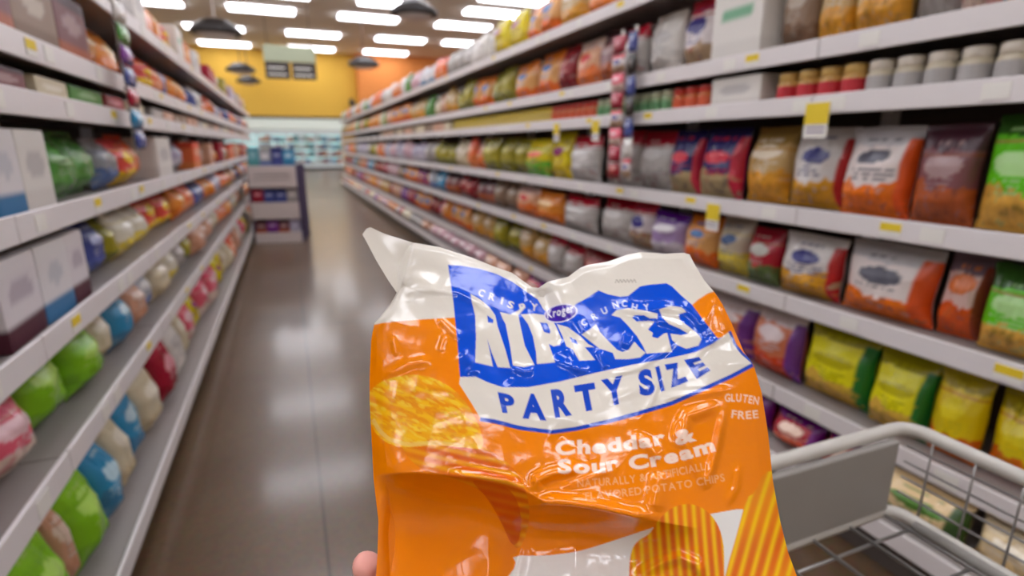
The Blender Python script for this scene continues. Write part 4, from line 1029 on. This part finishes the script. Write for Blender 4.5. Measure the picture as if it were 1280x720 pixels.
# ------------------------------------------------------------------ the hand that holds it
skin = bpy.data.materials.new('skin'); skin.use_nodes = True
nt = skin.node_tree; b = nt.nodes['Principled BSDF']
b.inputs['Base Color'].default_value = lin((232, 164, 150)) + (1,); b.inputs['Roughness'].default_value = .5
b.inputs['Subsurface Weight'].default_value = .15; b.inputs['Subsurface Radius'].default_value = (.012, .004, .002); b.inputs['Subsurface Scale'].default_value = .5
nn = nt.nodes.new('ShaderNodeTexNoise'); nn.inputs['Scale'].default_value = 60
tc = nt.nodes.new('ShaderNodeTexCoord'); bpn = nt.nodes.new('ShaderNodeBump'); bpn.inputs['Strength'].default_value = .1; bpn.inputs['Distance'].default_value = .002
nt.links.new(tc.outputs['Object'], nn.inputs['Vector']); nt.links.new(nn.outputs['Fac'], bpn.inputs['Height']); nt.links.new(bpn.outputs['Normal'], b.inputs['Normal'])
def back_d(px, py):
    k = np.argmin((P2[..., 0] - px) ** 2 + (P2[..., 1] - py) ** 2); return D2_.ravel()[k]
HV, HE, HR = [], [], []
def hv(p, r, par=None):
    HV.append(Vector(p)); HR.append(r)
    if par is not None: HE.append((par, len(HV) - 1))
    return len(HV) - 1
def hp(px, py, off): return at_depth(px, py, back_d(px, py) + off)
palm = hv(hp(560, 790, .026), .030)
wrist = hv(at_depth(560, 900, .455), .028, palm)
e0 = hv(at_depth(545, 1050, .42), .034, wrist); e1 = hv(at_depth(520, 1300, .37), .042, e0); hv(at_depth(500, 1600, .33), .044, e1)
for (kx, ky), tips in (((545, 735), ((560, 690), (580, 655), (596, 630))), ((580, 738), ((605, 688), (632, 650), (652, 622))),
                       ((608, 755), ((645, 712), (675, 680), (696, 655))), ((622, 785), ((660, 752), (686, 728), (704, 710)))):
    k = hv(hp(kx, ky, .02), .0135, palm)
    prev = k
    for (tx, ty), r in zip(tips, (.0095, .0088, .0078)): prev = hv(hp(tx, ty, .0115), r, prev)
th0 = hv(hp(520, 770, .022), .020, palm)
th1 = hv(at_depth(478, 738, .462), .015, th0); th2 = hv(at_depth(456, 708, .4535), .0145, th1); hv(at_depth(461, 696, .451), .012, th2)
hb = Vector(HV[0])
me = bpy.data.meshes.new('hand'); me.from_pydata([tuple(v - hb) for v in HV], HE, [])
hand = tag(link('person', me, None, hb), "bare hand and forearm of a person, thumb showing at the bag's lower left edge", 'person')
md = hand.modifiers.new('Skin', 'SKIN'); md.use_smooth_shade = True; md.branch_smoothing = .6
for i, sv in enumerate(me.skin_vertices[0].data):
    sv.radius = (HR[i], HR[i]); sv.use_root = (i == 0)
hand.modifiers.new('Subdivision', 'SUBSURF').levels = 2; hand.modifiers['Subdivision'].render_levels = 2
me.materials.append(skin)

# ------------------------------------------------------------------ labels for the goods
rows = {}
for g in GOODS: rows.setdefault((g['row'], g['noun']), []).append(g)
for (rk, noun), gs in rows.items():
    gs.sort(key=lambda g: g['pos'])
    vert, frz, disp = rk[-1] == 'strip', rk[0] == 'frz', rk[0] == 'disp'
    looks = [g['look'] for g in gs]
    for i, g in enumerate(gs):
        same = [k for k, l in enumerate(looks) if l == g['look']]
        n = same.index(i)
        pl = g['place']
        if len(same) == 1: lab = f"{g['look']} {noun} on the {pl}"
        else:
            o_ = ['first', 'second', 'third', 'fourth', 'fifth', 'sixth', 'seventh', 'eighth', 'ninth', 'tenth'] 
            word = o_[n] if n < 10 else str(n + 1) + ('st' if n % 10 == 0 and n != 10 else 'nd' if n % 10 == 1 and n != 11 else 'rd' if n % 10 == 2 and n != 12 else 'th')
            end = 'from the top' if vert else 'from left' if (frz or disp) else 'from near end'
            nb = None
            for d in (-1, 1):
                if 0 <= i + d < len(gs) and looks[i + d] != g['look']:
                    c2 = looks[i + d]
                    if sum(1 for k in same if (0 <= k - 1 and looks[k - 1] == c2) or (k + 1 < len(gs) and looks[k + 1] == c2)) == 1: nb = c2; break
            if nb and not vert: lab = f"{g['look']} {noun} beside {nb}, {pl}"
            else: lab = f"{g['look']} {noun}, {word} such {end}, {pl}"
        g['o']['label'] = lab

# ------------------------------------------------------------------ camera, world, view
cd = bpy.data.cameras.new('camera'); cd.sensor_width = 36; cd.sensor_fit = 'HORIZONTAL'; cd.lens = 36 * F / 1280; cd.clip_start = .02; cd.clip_end = 200
co = bpy.data.objects.new('camera', cd); COL.objects.link(co)
co.matrix_world = Matrix((( RIGHT.x, UP.x, -FWD.x, CAM.x), (RIGHT.y, UP.y, -FWD.y, CAM.y), (RIGHT.z, UP.z, -FWD.z, CAM.z), (0, 0, 0, 1)))
cd.dof.use_dof = True; cd.dof.focus_distance = .42; cd.dof.aperture_fstop = 4.0
SC.camera = co
w = bpy.data.worlds.new('world'); w.use_nodes = True; w.node_tree.nodes['Background'].inputs[0].default_value = (.8, .8, .8, 1); w.node_tree.nodes['Background'].inputs[1].default_value = .3
SC.world = w
vs = SC.view_settings; vs.view_transform = 'Standard'; vs.look = 'None'; vs.exposure = -.22; vs.gamma = 1; vs.use_curve_mapping = False
